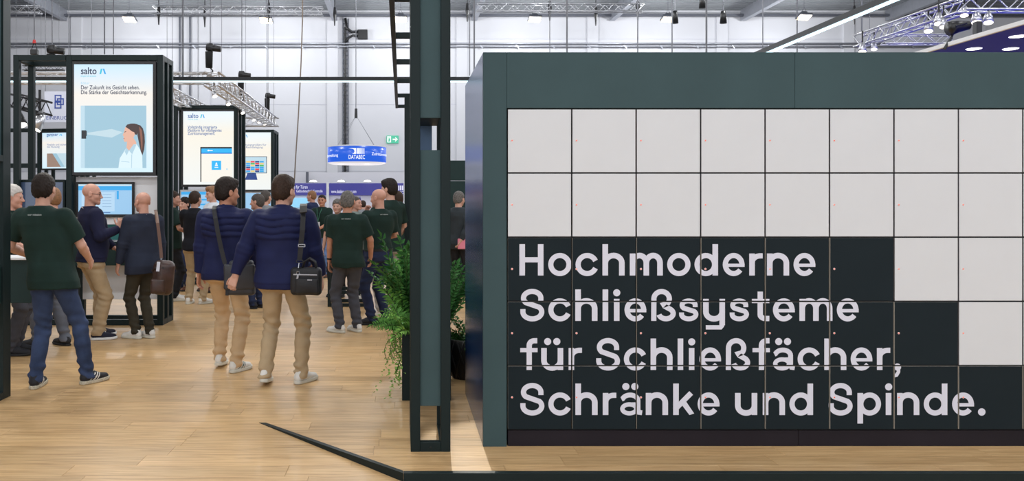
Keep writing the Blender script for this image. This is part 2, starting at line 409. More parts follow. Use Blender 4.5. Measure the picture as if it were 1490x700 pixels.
# ------------------------------------------------------------------ locker wall
LD = 5.386; LS = LD/FPX
def lx(px): return (px-VX)*LS
def lz(py): return EYE-(py-VY)*LS
LBACK = 6.90
XR = lx(1585)
lock = thing('locker_wall', 'dark green wall of white and anthracite lockers with large pale lettering', 'locker wall', (lx(703), LD, 0))
b = MB(); b.box(lx(740), XR, LD+0.03, LBACK-0.03, 0.02, lz(157)); b.build('carcass', M['black'], lock)
b = MB(); b.cbox(lx(703), lx(703)+0.022, LD+0.0305, LBACK, 0.0, lz(76), 0.0015); b.build('side_panel', M['side_reflection'], lock)
b = MB(); b.cbox(lx(703), lx(737.2), LD, LD+0.03, 0.0, lz(76), 0.0012); b.build('corner_post', M['green_panel'], lock)
b = MB(); b.cbox(lx(737.5), lx(1156.3), LD, LD+0.03, lz(157.2), lz(76), 0.0012); b.build('fascia_panel', M['green_panel'], lock)
b = MB(); b.cbox(lx(1156.7), XR, LD, LD+0.03, lz(157.2), lz(76), 0.0012); b.build('fascia_panel', M['green_panel'], lock)
b = MB(); b.box(lx(703)+0.022, XR, LD+0.03, LBACK, lz(76)-0.03, lz(76)); b.build('top_panel', M['green_panel'], lock)
b = MB(); b.box(lx(703)+0.022, XR, LBACK-0.03, LBACK, 0.0, lz(76)-0.03); b.build('back_panel', M['green_panel'], lock)
b = MB(); b.cbox(lx(739.5), lx(1163), LD+0.012, LD+0.03, 0.0, lz(627.2), 0.001); b.build('plinth', M['plinth'], lock)
b = MB(); b.cbox(lx(1163.6), XR, LD+0.012, LD+0.03, 0.0, lz(627.2), 0.001); b.build('plinth', M['plinth'], lock)

# stroke lettering: every glyph is a set of centre lines, cap height 1
SW, HS, XH, OV = 0.176, 0.084, 0.70, 0.02
CW = 0.162
def arc(cx, cy, rx, ry, a0, a1, n=None):
    n = n or max(4, int(abs(a1-a0)/9))
    return [(cx+rx*math.cos(math.radians(a0+(a1-a0)*i/n)), cy+ry*math.sin(math.radians(a0+(a1-a0)*i/n))) for i in range(n+1)]
def S_path(w, h):
    ru = (h+2*OV-SW)/4
    cu, cl = h+OV-HS-ru*0.98, -OV+HS+ru*1.02
    return [(w*0.495+w*0.47-HS, cu-.42*ru)]+arc(w*0.495, cu, w*0.47-HS, ru*0.98, 0, 222)+arc(w*0.5, cl, w*0.5-HS, ru*1.02, 42, -180)+[(HS, cl+.42*ru)]
def glyph(ch):
    """returns (width, left bearing, right bearing, strokes[(points, stroke width)], dots[(x, y, r)])"""
    R, ST = 0.06, 0.09
    bow = lambda w: arc(w/2, XH/2, w/2-HS, XH/2+OV-HS, 0, 360, 40)
    arch = lambda x0, x1, y0=0.0: arc((x0+x1)/2, 0.40, (x1-x0)/2, XH+OV-HS-0.40, 180, 0, 14)+[(x1, y0)]
    stem = lambda x, y0, y1: ([(x, y0), (x, y1)], SW)
    if ch == 'H': return .75, ST, ST, [stem(HS, 0, 1), stem(.75-HS, 0, 1), ([(0, .5), (.75, .5)], .165)], []
    if ch == 'o': return .74, R, R, [(bow(.74), CW)], []
    if ch == 'c': return .715, R, .05, [(arc(.37, XH/2, .37-HS, XH/2+OV-HS, 24, 336, 36), CW)], []
    if ch == 'e': return .69, R, R, [(arc(.345, XH/2, .345-HS, XH/2+OV-HS, -2, 323, 36), CW), ([(.05, .325), (.69, .325)], .105)], []
    if ch in 'äa':
        st = [([(.055, .50)]+arc(.325, .46, .245, XH+OV-HS-.46, 160, 0, 12)+[(.57, .16), (.60, .085), (.70, .07)], .152), (arc(.30, .195, .22, .142, 0, 360, 30), .135), ([(.30, .337), (.56, .345)], .12)]
        return .68, R, .05, st, ([(.19, .905, .113), (.47, .905, .113)] if ch == 'ä' else [])
    if ch == 'd': return .74, R, ST, [(bow(.72), CW), stem(.74-HS, 0, 1)], []
    if ch == 'p': return .74, ST, R, [(arc(.38, XH/2, .36-HS, XH/2+OV-HS, 0, 360, 40), CW), stem(HS, -.27, XH)], []
    if ch == 'h': return .69, ST, ST-.01, [stem(HS, 0, 1), (arch(HS, .69-HS), SW)], []
    if ch == 'n': return .69, ST, ST-.01, [stem(HS, 0, XH), (arch(HS, .69-HS), SW)], []
    if ch == 'm': return 1.03, ST, ST-.01, [stem(HS, 0, XH), (arch(HS, .515), SW), (arch(.515, 1.03-HS), SW)], []
    if ch == 'r': return .42, ST, .05, [stem(HS, 0, XH), (arc(.34, .42, .25, XH-HS+.01-.42, 180, 95, 8)+[(.42, XH-HS+.01)], .165)], []
    if ch == 'S': return .76, R, R, [(S_path(.76, 1.0), CW)], []
    if ch == 's': return .62, .055, .055, [(S_path(.62, XH), .152)], []
    if ch == 'l': return SW, ST, ST, [stem(HS, 0, 1)], []
    if ch == 'i': return SW, ST, ST, [stem(HS, 0, XH)], [(HS, .895, .113)]
    if ch == 'ß': return .78, ST, .04, [([(HS, 0)]+arc(.33, .70, .2425, .2325, 180, -42, 24)+[(.40, .515), (.43, .465)]+arc(.47, .235, .225, .168, 62, -168, 22), CW)], []
    if ch == 'y': return .68, ST, ST, [([(HS, XH)]+arc(.34, .29, .34-HS, .29-HS+OV, 180, 360, 16), SW), stem(.68-HS, -.14, XH), ([(.68-HS, -.10), (.68-HS-.005, -.15), (.68-HS-.05, -.205), (.08, -.205)], .135)], []
    if ch in 'uü': return .69, ST, ST, [([(HS, XH)]+arc(.345, .30, .345-HS, .30-HS+OV, 180, 360, 16), SW), stem(.69-HS, 0, XH)], ([(.20, .905, .113), (.49, .905, .113)] if ch == 'ü' else [])
    if ch == 't': return .55, .03, .05, [([(.262, .93)]+arc(.262+.17, .20, .17, .20-.075, 180, 270, 8)+[(.55, .075)], .168), ([(0, XH-.067), (.55, XH-.067)], .134)], []
    if ch == 'f': return .55, .03, .03, [([(.285, 0)]+arc(.285+.16, .78, .16, 1-.07-.78, 180, 90, 8)+[(.54, .93)], .168), ([(0, XH-.067), (.55, XH-.067)], .134)], []
    if ch == 'k': return .68, ST, .02, [stem(HS, 0, 1), ([(.10, .23), (.56, XH)], .165), ([(.30, .42), (.58, 0)], .175)], []
    if ch == ',': return .24, .06, .06, [([(.15, .06), (.15, -.06), (.09, -.16), (.0, -.185)], .11)], [(.115, .095, .115)]
    if ch == '.': return .24, .06, .06, [], [(.118, .098, .118)]
    return .34, 0, 0, [], []
def stroke_quads(pts, w):
    out = []; h = w/2; n = len(pts); N = []
    closed = math.dist(pts[0], pts[-1]) < 1e-6
    def nr(a, b):
        dx, dy = b[0]-a[0], b[1]-a[1]; l = math.hypot(dx, dy) or 1e-9; return (-dy/l, dx/l)
    seg = [nr(pts[i], pts[i+1]) for i in range(n-1)]
    for i in range(n):
        if closed: a, c = seg[i-1 if i > 0 else n-2], seg[i if i < n-1 else 0]
        else: a, c = seg[max(i-1, 0)], seg[min(i, n-2)]
        mx, my = a[0]+c[0], a[1]+c[1]; l = math.hypot(mx, my) or 1e-9; mx /= l; my /= l
        k = 1.0/max(0.5, mx*a[0]+my*a[1]); N.append((mx*k*h, my*k*h))
    for i in range(n-1):
        p, q = pts[i], pts[i+1]
        out.append([(p[0]-N[i][0], p[1]-N[i][1]), (q[0]-N[i+1][0], q[1]-N[i+1][1]), (q[0]+N[i+1][0], q[1]+N[i+1][1]), (p[0]+N[i][0], p[1]+N[i][1])])
    return out
def line_polys(s, px0, px1, base, cap):
    x = 0.0; polys = []; prev = None; first = True
    items = []
    for ch in s:
        w, lb, rb, st, dots = glyph(ch)
        if not first: x += lb
        first = False
        items.append((ch, x, st, dots)); x += w
        end = x; x += rb
    k = (px1-px0)/(end*cap)                     # fit the measured width of the line
    for ch, x0, st, dots in items:
        ymin = 0.0 if ch == 'k' else -9
        for li, (pts, w) in enumerate(st):
            for q in stroke_quads(pts, w):
                polys.append((li, [(px0+(x0+a)*cap*k, base-cap*max(c, ymin)) for a, c in q]))
        for dx, dy, r in dots:
            polys.append((3, [(px0+(x0+dx+r*math.cos(t*math.pi/12))*cap*k, base-cap*(dy+r*math.sin(t*math.pi/12))) for t in range(24)]))
    return polys
def clip(poly, x0, x1, y0, y1):
    for ax, lim, sg in ((0, x0, 1), (0, x1, -1), (1, y0, 1), (1, y1, -1)):
        out = []
        for i in range(len(poly)):
            a, c = poly[i-1], poly[i]; da, dc = (a[ax]-lim)*sg, (c[ax]-lim)*sg
            if (da >= 0) != (dc >= 0):
                t = da/(da-dc); out.append((a[0]+(c[0]-a[0])*t, a[1]+(c[1]-a[1])*t))
            if dc >= 0: out.append(c)
        poly = out
        if len(poly) < 3: return None
    return poly
CAP = 45.8
LP = line_polys('Hochmoderne', 756, 1186.5, 401, CAP)+line_polys('Schließsysteme', 757, 1249.5, 467, CAP)+line_polys('für Schließfächer,', 757, 1311.5, 538.5, CAP)+line_polys('Schränke und Spinde.', 757, 1434, 604, CAP)

colx = [738.2+93.8*i for i in range(10)]; rowy = [158.3+93.45*i for i in range(6)]
DW, DH, DT, G = 93.8*LS-0.010, 93.45*LS-0.010, 0.021, 0.010
def door_mesh(front, name):
    bb = MB(); c = 0.0009
    bb.box(0, DW, 0.0006, DT, 0, DH, 1)
    bb.poly([(c, 0, c), (DW-c, 0, c), (DW-c, 0, DH-c), (c, 0, DH-c)], 0)
    for (p, q, r_, s_) in (((0,0.0006,0),(DW,0.0006,0),(DW-c,0,c),(c,0,c)), ((DW,0.0006,0),(DW,0.0006,DH),(DW-c,0,DH-c),(DW-c,0,c)), ((DW,0.0006,DH),(0,0.0006,DH),(c,0,DH-c),(DW-c,0,DH-c)), ((0,0.0006,DH),(0,0.0006,0),(c,0,c),(c,0,DH-c))):
        bb.poly([p, q, r_, s_], 0)
    me = bb.mesh(name); me.materials.append(front); me.materials.append(M['door_edge' if front is M['door_dark'] else 'door_edge_shaded']); return me
dm_w, dm_d = door_mesh(M['door_white'], 'door'), door_mesh(M['door_dark'], 'door')
bb = MB(); n = 10
bb.face([(0.0065*math.cos(2*math.pi*i/n), -0.0015, 0.0065*math.sin(2*math.pi*i/n)) for i in range(n)]+[(0.0075*math.cos(2*math.pi*i/n), 0.0, 0.0075*math.sin(2*math.pi*i/n)) for i in range(n)],
        [tuple(range(n))]+[(i, (i+1) % n, n+(i+1) % n, n+i) for i in range(n)], 0)
pin_me = bb.mesh('lock_light'); pin_me.materials.append(M['lock_white']); 
bb = MB(); bb.poly([(0.0042*math.cos(2*math.pi*i/n), -0.0019, 0.0042*math.sin(2*math.pi*i/n)) for i in range(n)])
pin2_me = bb.mesh('light_dot'); pin2_me.materials.append(M['lock_red'])
DARK = {(2, c) for c in range(6)} | {(3, c) for c in range(7)} | {(4, c) for c in range(9)}
random.seed(11)
for r in range(5):
    for c in range(9):
        x0 = lx(colx[c])+G/2; z0 = lz(rowy[r+1])+G/2
        dark = (r, c) in DARK
        o = bpy.data.objects.new('door', dm_d if dark else dm_w); COL.objects.link(o); o.parent = lock
        dy = random.uniform(-0.0006, 0.0006)
        o.location = Vector((x0, LD+0.0012+dy, z0))-ORG[lock.name][0]
        o['label'] = 'anthracite locker door' if dark else 'white locker door'
        p = bpy.data.objects.new('lock_light', pin_me); COL.objects.link(p); p.parent = o; p.location = (0.026, 0, DH*0.505)
        p2 = bpy.data.objects.new('light_dot', pin2_me); COL.objects.link(p2); p2.parent = o; p2.location = (0.026, 0, DH*0.505)
        pc = (colx[c]+0.5*G/LS, colx[c+1]-0.5*G/LS, rowy[r]+0.5*G/LS, rowy[r+1]-0.5*G/LS)
        bb = MB()
        for li, q in LP:
            k = clip(q, *pc)
            if k: bb.poly([((a-pc[0])*LS, -0.0006-0.00035*li, (pc[3]-e)*LS) for a, e in k])
        if bb.f: bb.build('lettering', M['print'], o, local=True)

# ------------------------------------------------------------------ pillar of the portal, with overhead ladder frame and rear post
GM = M['green_metal']
PD = 5.27; ps = PD/FPX
def ppx(px): return (px-VX)*ps
pil = thing('portal_pillar', 'dark green steel frame pillar with grey infill panel beside the lockers', 'pillar', (ppx(627), PD, 0))
xl0, xl1, xr0, xr1 = ppx(597.5), ppx(611.5), ppx(641.5), ppx(655.5)
PB = PD+0.62; PT = 3.62
for (x0, x1) in ((xl0, xl1), (xr0, xr1)):
    b = MB(); b.cbox(x0, x1, PD, PD+0.06, 0, PT, 0.002); b.build('post', GM, pil)
    b = MB(); b.cbox(x0, x1, PB-0.06, PB, 0, PT, 0.002); b.build('post', GM, pil)
    b = MB(); b.cbox(x0, x1, PD+0.06, PB-0.06, 0.002, 0.025, 0.002); b.build('bottom_rail', GM, pil)
zb = EYE-(644-VY)*ps
b = MB(); b.cbox(xl1, xr0, PD+0.001, PD+0.06, 0, zb, 0.002)
xm = (xl1+xr0)/2
b.build('bottom_rail', GM, pil)
b = MB(); b.lathe([(0.006, 0), (0.006, 0.002)], (0, 0, 0), 10); b.v = [(xm+x, PD-z, (zb/2)+y) for x, y, z in b.v]; b.build('bolt', M['black'], pil)
z1 = EYE-(592-VY)*ps; z2 = EYE-(218-VY)*ps; z3 = EYE-(171-VY)*ps
b = MB(); b.cbox(xl1, xr0, PD+0.022, PD+0.04, z1, z2, 0.001); b.build('infill_panel', M['green_panel'], pil)
b = MB(); b.cbox(xl1, xr0, PD+0.022, PD+0.04, z3, PT, 0.001); b.build('infill_panel', M['green_panel'], pil)
b = MB(); b.cbox(xl1, xr0, PD+0.04, PB-0.06, z1+0.0, z1+0.02, 0.001); b.build('shelf', GM, pil)
b = MB(); b.cbox(xl1, xr0, PD+0.04, PB-0.06, z2-0.025, z2-0.005, 0.001); b.build('shelf', GM, pil)
b = MB(); b.cbox(xl1, xr0, PD+0.04, PB-0.06, z3+0.0, z3+0.02, 0.001); b.build('shelf', GM, pil)
b = MB(); b.cbox(xl1, (xl1+xr0)/2+0.03, PB-0.05, PB-0.02, z2-0.02, z3+0.02, 0.001); b.build('rear_panel', mat('blue grey panel', (64, 92, 122), 0.4), pil)

# overhead ladder frame running back from the pillar to a rear post
lf = thing('ladder_frame', 'open dark green ladder frame running back overhead from the pillar', 'frame', (-0.07, 5.95, 3.2))
LZ0, LZ1 = 3.22, 3.62; LY0, LY1 = PB+0.02, 13.6
for x in (-0.075, 0.19):
    for z in (LZ0, ):
        b = MB(); b.cbox(x-0.022, x+0.022, LY0, LY1, z-0.05, z+0.02, 0.002); b.build('rail', GM, lf)
yy = LY0+0.55
while yy < LY1-0.5:
    b = MB(); b.cbox(-0.053, 0.168, yy, yy+0.05, LZ0-0.04, LZ0+0.015, 0.002); b.build('rung', GM, lf); yy += 1.45
for z in (LZ0-0.045, LZ0+0.13):
    b = MB(); b.cbox(-0.053, 0.168, LY1-0.05, LY1, z, z+0.05, 0.002); b.build('rung', GM, lf)
rp = thing('frame_post', 'slim dark green frame post standing behind the pillar and plants', 'post', (0.07, 12.2, 0))
for k, (x0, x1) in enumerate(((0.045, 0.125), (0.19, 0.27))):
    b = MB(); b.cbox(x0, x1, 12.0, 12.08, 0, 3.15, 0.002); b.build('upright', GM, rp)
for z in (0.02, 1.0, 1.9, 2.9):
    b = MB(); b.cbox(0.125, 0.19, 12.01, 12.07, z, z+0.05, 0.002); b.build('crossbar', GM, rp)

# frame at the left edge of the picture, its plane running away from the viewer
XF = -3.23
ef = thing('edge_frame', 'dark green frame post with grey panel at the left edge', 'frame', (XF, 6.3, 0))
for (y0, y1) in ((6.69, 6.82), (5.55, 5.68)):
    b = MB(); b.cbox(XF-0.05, XF, y0, y1, 0, 3.62, 0.002); b.build('post', GM, ef)
b = MB(); b.cbox(XF-0.05, XF, 5.68, 6.69, 0, 0.06, 0.002); b.build('bottom_rail', GM, ef)
b = MB(); b.cbox(XF-0.05, XF, 5.68, 6.69, 1.93, 1.98, 0.002); b.build('middle_rail', GM, ef)
b = MB(); b.cbox(XF-0.035, XF-0.015, 5.68, 6.69, 1.98, 3.62, 0.001); b.build('infill_panel', M['green_panel'], ef)
b = MB(); b.cbox(XF-0.30, XF-0.27, 5.9, 6.69, 0.62, 1.93, 0.001); b.build('white_panel', M['white'], ef)
b = MB(); b.cbox(XF-0.30, XF-0.02, 5.9, 6.69, 0.78, 1.08, 0.002); b.build('shelf_box', M['counter_green'], ef)

# counter behind the first man
ct = thing('counter', 'dark green counter with pale top behind the nearest green polo', 'counter', (-4.4, 8.0, 0))
b = MB(); b.cbox(-6.2, -3.50, 7.80, 8.16, 0.65, 1.06, 0.003); b.build('front_box', M['counter_green'], ct)
b = MB(); b.cbox(-6.22, -3.48, 7.77, 8.19, 1.06, 1.082, 0.003); b.build('worktop', M['white'], ct)
for x in (-6.1, -4.95, -4.0):
    b = MB(); b.cbox(x, x+0.05, 7.9, 8.06, 0, 0.65, 0.002); b.build('leg', GM, ct)

# ------------------------------------------------------------------ screens: picture content as flat print on a glowing panel
def screen_bg(name, top, bottom, edge, strength=1.0):
    m = bpy.data.materials.new(name); m.use_nodes = True; nt = m.node_tree; N = nt.nodes; L = nt.links; bs = N['Principled BSDF']
    tc = N.new('ShaderNodeTexCoord'); sx = N.new('ShaderNodeSeparateXYZ'); L.new(tc.outputs['Generated'], sx.inputs[0])
    cr = N.new('ShaderNodeValToRGB'); cr.color_ramp.elements[0].color = rgb(*bottom); cr.color_ramp.elements[1].color = rgb(*edge)
    e = cr.color_ramp.elements.new(0.72); e.color = rgb(*top); L.new(sx.outputs['Z'], cr.inputs[0])
    bs.inputs['Base Color'].default_value = (0.01, 0.01, 0.01, 1); bs.inputs['Roughness'].default_value = 0.3
    L.new(cr.outputs[0], bs.inputs['Emission Color']); bs.inputs['Emission Strength'].default_value = strength
    return m
BG_A = screen_bg('poster screen glow', (238, 232, 224), (206, 232, 246), (196, 226, 248), 1.0)
BG_B = screen_bg('warm poster screen glow', (240, 234, 220), (232, 236, 234), (226, 238, 246), 1.0)
E_INK = emat('screen ink navy', (20, 36, 70), 1.0); E_BLUE = emat('screen blue', (40, 160, 225), 1.0); E_TEAL = emat('screen teal', (50, 190, 215), 1.0)
E_INK2 = emat('screen ink blue', (52, 96, 160), 1.0); E_SKY = emat('screen sky', (152, 190, 208), 1.0); E_SKY2 = emat('screen pale sky', (184, 212, 226), 1.0)
E_BEAM = emat('screen beam', (188, 212, 222), 1.0); E_BLK = emat('screen black', (18, 22, 28), 1.0); E_SKIN = emat('screen skin', (222, 172, 150), 1.0)
E_HAIR = emat('screen hair', (58, 36, 32), 1.0); E_HAIR2 = emat('screen hair lit', (132, 82, 64), 1.0); E_SHIRT = emat('screen shirt', (214, 234, 242), 1.0); E_SHIRT2 = emat('screen shirt fold', (170, 202, 218), 1.0)
E_WHITE = emat('screen white', (246, 248, 250), 1.0); E_RED = emat('screen red', (224, 52, 60), 1.0); E_GRN = emat('screen green', (70, 180, 90), 1.0); E_YEL = emat('screen sand', (226, 196, 120), 1.0); E_NAVY = emat('screen navy', (24, 60, 130), 1.0)
E_BROWN = emat('screen brown', (150, 126, 112), 1.0); E_LINE = emat('screen faint line', (150, 205, 232), 1.0)

def frame_tower(name, label, X0, X1, Y0, depth, H, screen, content, rotz=0.0, lower=True, side_posts=3, mats_bg=BG_A, bezel_gap=0.09):
    """kiosk of square dark green tubes: front frame, rear frame, portrait screen; screen = (x0, x1, z0, z1)"""
    t = thing(name, label, 'screen tower', ((X0+X1)/2, Y0+depth/2, 0))
    pw = 0.075
    for (x0, x1) in ((X0, X0+pw), (X1-pw, X1)):
        for k in range(side_posts):
            y = Y0+(depth-pw)*k/(side_posts-1)
            b = MB(); b.cbox(x0, x1, y, y+pw, 0, H, 0.003); b.build('post', GM, t)
        for z in (0.0, H-pw):
            b = MB(); b.cbox(x0+0.001, x1-0.001, Y0+pw, Y0+depth-pw, z+0.001, z+pw-0.001, 0.002); b.build('side_rail', GM, t)
    for y in (Y0, Y0+depth-pw):
        for z in (0.0, H-pw):
            b = MB(); b.cbox(X0+pw, X1-pw, y+0.001, y+pw-0.001, z+0.001, z+pw-0.001, 0.002); b.build('cross_rail', GM, t)
    sx0, sx1, sz0, sz1 = screen
    b = MB(); g = 0.045
    b.cbox(sx0-g, sx1+g, Y0+0.01, Y0+0.10, sz0-g, sz1+g, 0.006); cas = b.build('screen_case', M['blackplastic'], t)
    b = MB(); b.box(sx0, sx1, Y0+0.006, Y0+0.012, sz0, sz1); scr = b.build('screen', mats_bg, t)
    content(scr, sx0, sx1, sz0, sz1, Y0+0.004)
    return t
def flat(mb, pts, sx0, sx1, sz0, sz1, y, mi):
    """points in screen fractions (0..1 right, 0..1 down)"""
    mb.poly([(sx0+(sx1-sx0)*u, y, sz1-(sz1-sz0)*v) for u, v in pts], mi)
def rect(u0, v0, u1, v1): return [(u0, v0), (u1, v0), (u1, v1), (u0, v1)]
def ell(u, v, ru, rv, n=20): return [(u+ru*math.cos(2*math.pi*i/n), v+rv*math.sin(2*math.pi*i/n)) for i in range(n)]
def logo(scr, a, y, u=0.085, v=0.045, w=1.0, ink=E_INK, word='salto'):
    sx0, sx1, sz0, sz1 = a; W_ = sx1-sx0; H_ = sz1-sz0
    mb = MB(); r = text_mb(mb, word, 0.125*W_*w, (sx0+u*W_, y-0.0006, sz1-(v+0.046)*H_), bold=0.002, fit=(.20 if word == 'salto' else .34)*W_)
    xe = sx0+u*W_+r[1]+0.035*W_
    zt, zb_ = sz1-v*H_+0.006, sz1-(v+0.046)*H_
    mb.cur = 1
    mb.poly([(xe, y-0.0006, zb_), (xe+0.022*W_, y-0.0006, zb_), (xe+0.04*W_, y-0.0006, zt), (xe+0.018*W_, y-0.0006, zt)], 1)
    mb.poly([(xe+0.042*W_, y-0.0006, zt), (xe+0.062*W_, y-0.0006, zt), (xe+0.086*W_, y-0.0006, zb_), (xe+0.064*W_, y-0.0006, zb_)], 2)
    text_mb(mb, 'inspired access', 0.036*W_*w, (sx0+u*W_, y-0.0006, sz1-(v+0.072)*H_), mi=1, fit=.195*W_)
    mb.build('lettering', [ink, E_TEAL, E_BLUE], scr)
def content_a(scr, *a):
    sx0, sx1, sz0, sz1, y = a; q = a[:4]; W_ = sx1-sx0; H_ = sz1-sz0
    logo(scr, q, y)
    mb = MB()
    text_mb(mb, 'Der Zukunft ins Gesicht sehen.', 0.072*W_, (sx0+0.085*W_, y, sz1-0.232*H_), bold=0.0012, fit=.745*W_)
    text_mb(mb, 'Die Stärke der Gesichtserkennung.', 0.072*W_, (sx0+0.085*W_, y, sz1-0.277*H_), bold=0.0012, fit=.84*W_)
    text_mb(mb, 'Editor', 0.045*W_, (sx0+0.085*W_, y, sz1-0.185*H_), mi=1)
    mb.build('lettering', [E_INK, E_LINE], scr)
    mb = MB(); F = lambda pts, mi, dy=0.0: flat(mb, pts, sx0, sx1, sz0, sz1, y-dy, mi)
    F(rect(.085, .383, .92, .962), 0)
    F(rect(.085, .383, .137, .962), 1, .0002)
    F([(.17, .635), (.48, .60), (.62, .63), (.48, .68), (.17, .65)], 2, .0002)
    F(rect(.095, .612, .155, .690), 3, .0004); F(rect(.135, .618, .162, .665), 3, .0005)
    # woman in profile, looking left
    neck = [(.676, .70), (.745, .67), (.79, .72), (.80, .78), (.70, .80), (.668, .775)]
    F(neck, 6, .0006)
    face = [(.662, .574), (.70, .575), (.76, .60), (.775, .65), (.76, .675), (.735, .695), (.69, .713), (.655, .720), (.637, .716), (.632, .703), (.636, .697), (.627, .690), (.633, .683), (.629, .676), (.633, .667), (.618, .659), (.634, .630), (.642, .612), (.648, .592)]
    F(face, 6, .0008)
    F([(.655, .580), (.675, .559), (.723, .549), (.770, .549), (.806, .555), (.818, .580), (.815, .62), (.80, .655), (.775, .650), (.765, .630), (.735, .622), (.705, .604)], 4, .0010)
    F([(.800, .556), (.845, .567), (.877, .595), (.897, .65), (.902, .72), (.893, .79), (.866, .855), (.850, .81), (.835, .76), (.822, .715), (.806, .655), (.812, .60)], 4, .0012)
    F([(.826, .575), (.862, .61), (.872, .68), (.872, .76), (.860, .82), (.852, .74), (.842, .66)], 5, .0014)
    F(ell(.748, .656, .013, .018), 6, .0014)
    F([(.565, .962), (.582, .872), (.629, .818), (.664, .777), (.70, .80), (.758, .742), (.798, .742), (.835, .785), (.868, .84), (.872, .962)], 7, .0016)
    F([(.70, .80), (.758, .742), (.795, .745), (.740, .835)], 8, .0018); F([(.664, .777), (.70, .80), (.67, .845), (.645, .81)], 8, .0018)
    F([(.60, .895), (.705, .905), (.705, .911), (.60, .901)], 8, .0018); F([(.74, .835), (.735, .962), (.728, .962), (.73, .835)], 8, .0018)
    F([(.640, .626), (.664, .620), (.664, .626), (.642, .632)], 4, .0012); F([(.629, .685), (.646, .687), (.644, .693), (.628, .691)], 9, .0012)
    mb.build('picture', [E_SKY, E_SKY2, E_BEAM, E_BLK, E_HAIR, E_HAIR2, E_SKIN, E_SHIRT, E_SHIRT2, emat('screen lip', (190, 100, 96), 1.0)], scr)
def content_b(scr, *a):
    sx0, sx1, sz0, sz1, y = a; q = a[:4]; W_ = sx1-sx0; H_ = sz1-sz0
    logo(scr, q, y, ink=E_INK2)
    mb = MB()
    for k, s in enumerate(('Vollständig integrierte', 'Plattform für intelligentes', 'Zutrittsmanagement.')):
        text_mb(mb, s, 0.082*W_, (sx0+0.085*W_, y, sz1-(0.235+0.043*k)*H_), fit=(.56, .64, .52)[k]*W_, bold=.001)
    mb.build('lettering', [E_INK2], scr)
    mb = MB(); F = lambda pts, mi, dy=0.0: flat(mb, pts, sx0, sx1, sz0, sz1, y-dy, mi)
    F(rect(.33, .49, .925, .965), 0); F(rect(.33, .487, .925, .508), 1, .0003); F(rect(.325, .49, .345, .965), 1, .0003)
    F(rect(.345, .508, .925, .570), 2, .0003); F(rect(.345, .565, .925, .580), 3, .0004); F(rect(.54, .675, .72, .80), 2, .0003)
    F(ell(.63, .712, .016, .012), 4, .0005); F([(.60, .745), (.61, .727), (.65, .727), (.66, .745)], 4, .0005); F(rect(.595, .760, .665, .770), 4, .0005)
    F(ell(.48, .535, .02, .010), 4, .0005); F(rect(.50, .530, .56, .540), 4, .0005); F(ell(.83, .79, .012, .012), 5, .0003)
    mb.build('picture', [emat('screen cream', (240, 236, 226), 1.0), E_BLK, emat('screen cyan', (40, 178, 240), 1.0), emat('screen deep blue', (20, 120, 205), 1.0), E_WHITE, E_LINE], scr)
def content_c(scr, *a):
    sx0, sx1, sz0, sz1, y = a; q = a[:4]; W_ = sx1-sx0; H_ = sz1-sz0
    logo(scr, q, y, ink=E_INK2)
    mb = MB(); text_mb(mb, 'Ein Leistungsgrößen für', 0.075*W_, (sx0+0.10*W_, y, sz1-0.235*H_), fit=.78*W_); text_mb(mb, 'einfache Raumbelegung.', 0.075*W_, (sx0+0.10*W_, y, sz1-0.277*H_), fit=.70*W_)
    mb.build('lettering', [E_INK2], scr)
    mb = MB(); F = lambda pts, mi, dy=0.0: flat(mb, pts, sx0, sx1, sz0, sz1, y-dy, mi)
    F(rect(.10, .42, .90, .715), 0); F(rect(.115, .43, .885, .705), 1, .0003)
    random.seed(5)
    for i in range(6):
        for j in range(6):
            F(rect(.14+.115*i, .50+.033*j, .14+.115*i+.105, .50+.033*j+.028), random.choice((2, 3, 4, 5, 6, 6, 3)), .0006)
    F([(.40, .715), (.62, .715), (.66, .83), (.34, .83)], 7, .0003)
    mb.build('picture', [E_INK, E_SKY2, E_RED, E_BLUE, E_GRN, E_YEL, E_NAVY, E_NAVY], scr)
def content_d(scr, *a):
    sx0, sx1, sz0, sz1, y = a; q = a[:4]; W_ = sx1-sx0; H_ = sz1-sz0
    logo(scr, q, y, ink=E_INK2, word='gantner', u=.13, w=0.95)
    mb = MB(); text_mb(mb, 'Flexible und sichere', 0.075*W_, (sx0+0.14*W_, y, sz1-0.36*H_)); text_mb(mb, 'die Nutzung', 0.075*W_, (sx0+0.14*W_, y, sz1-0.42*H_)); mb.build('lettering', [E_INK2], scr)
    mb = MB(); F = lambda pts, mi, dy=0.0: flat(mb, pts, sx0, sx1, sz0, sz1, y-dy, mi)
    F(rect(.14, .58, .95, .96), 0); F([(.14, .58), (.30, .58), (.55, .96), (.14, .96)], 1, .0003); F([(.30, .58), (.42, .58), (.66, .96), (.55, .96)], 2, .0004)
    mb.build('picture', [E_BEAM, E_BROWN, E_SKY], scr)

def sx(px, d): return (px-VX)/FPX*d
def sz(py, d): return EYE-(py-VY)/FPX*d
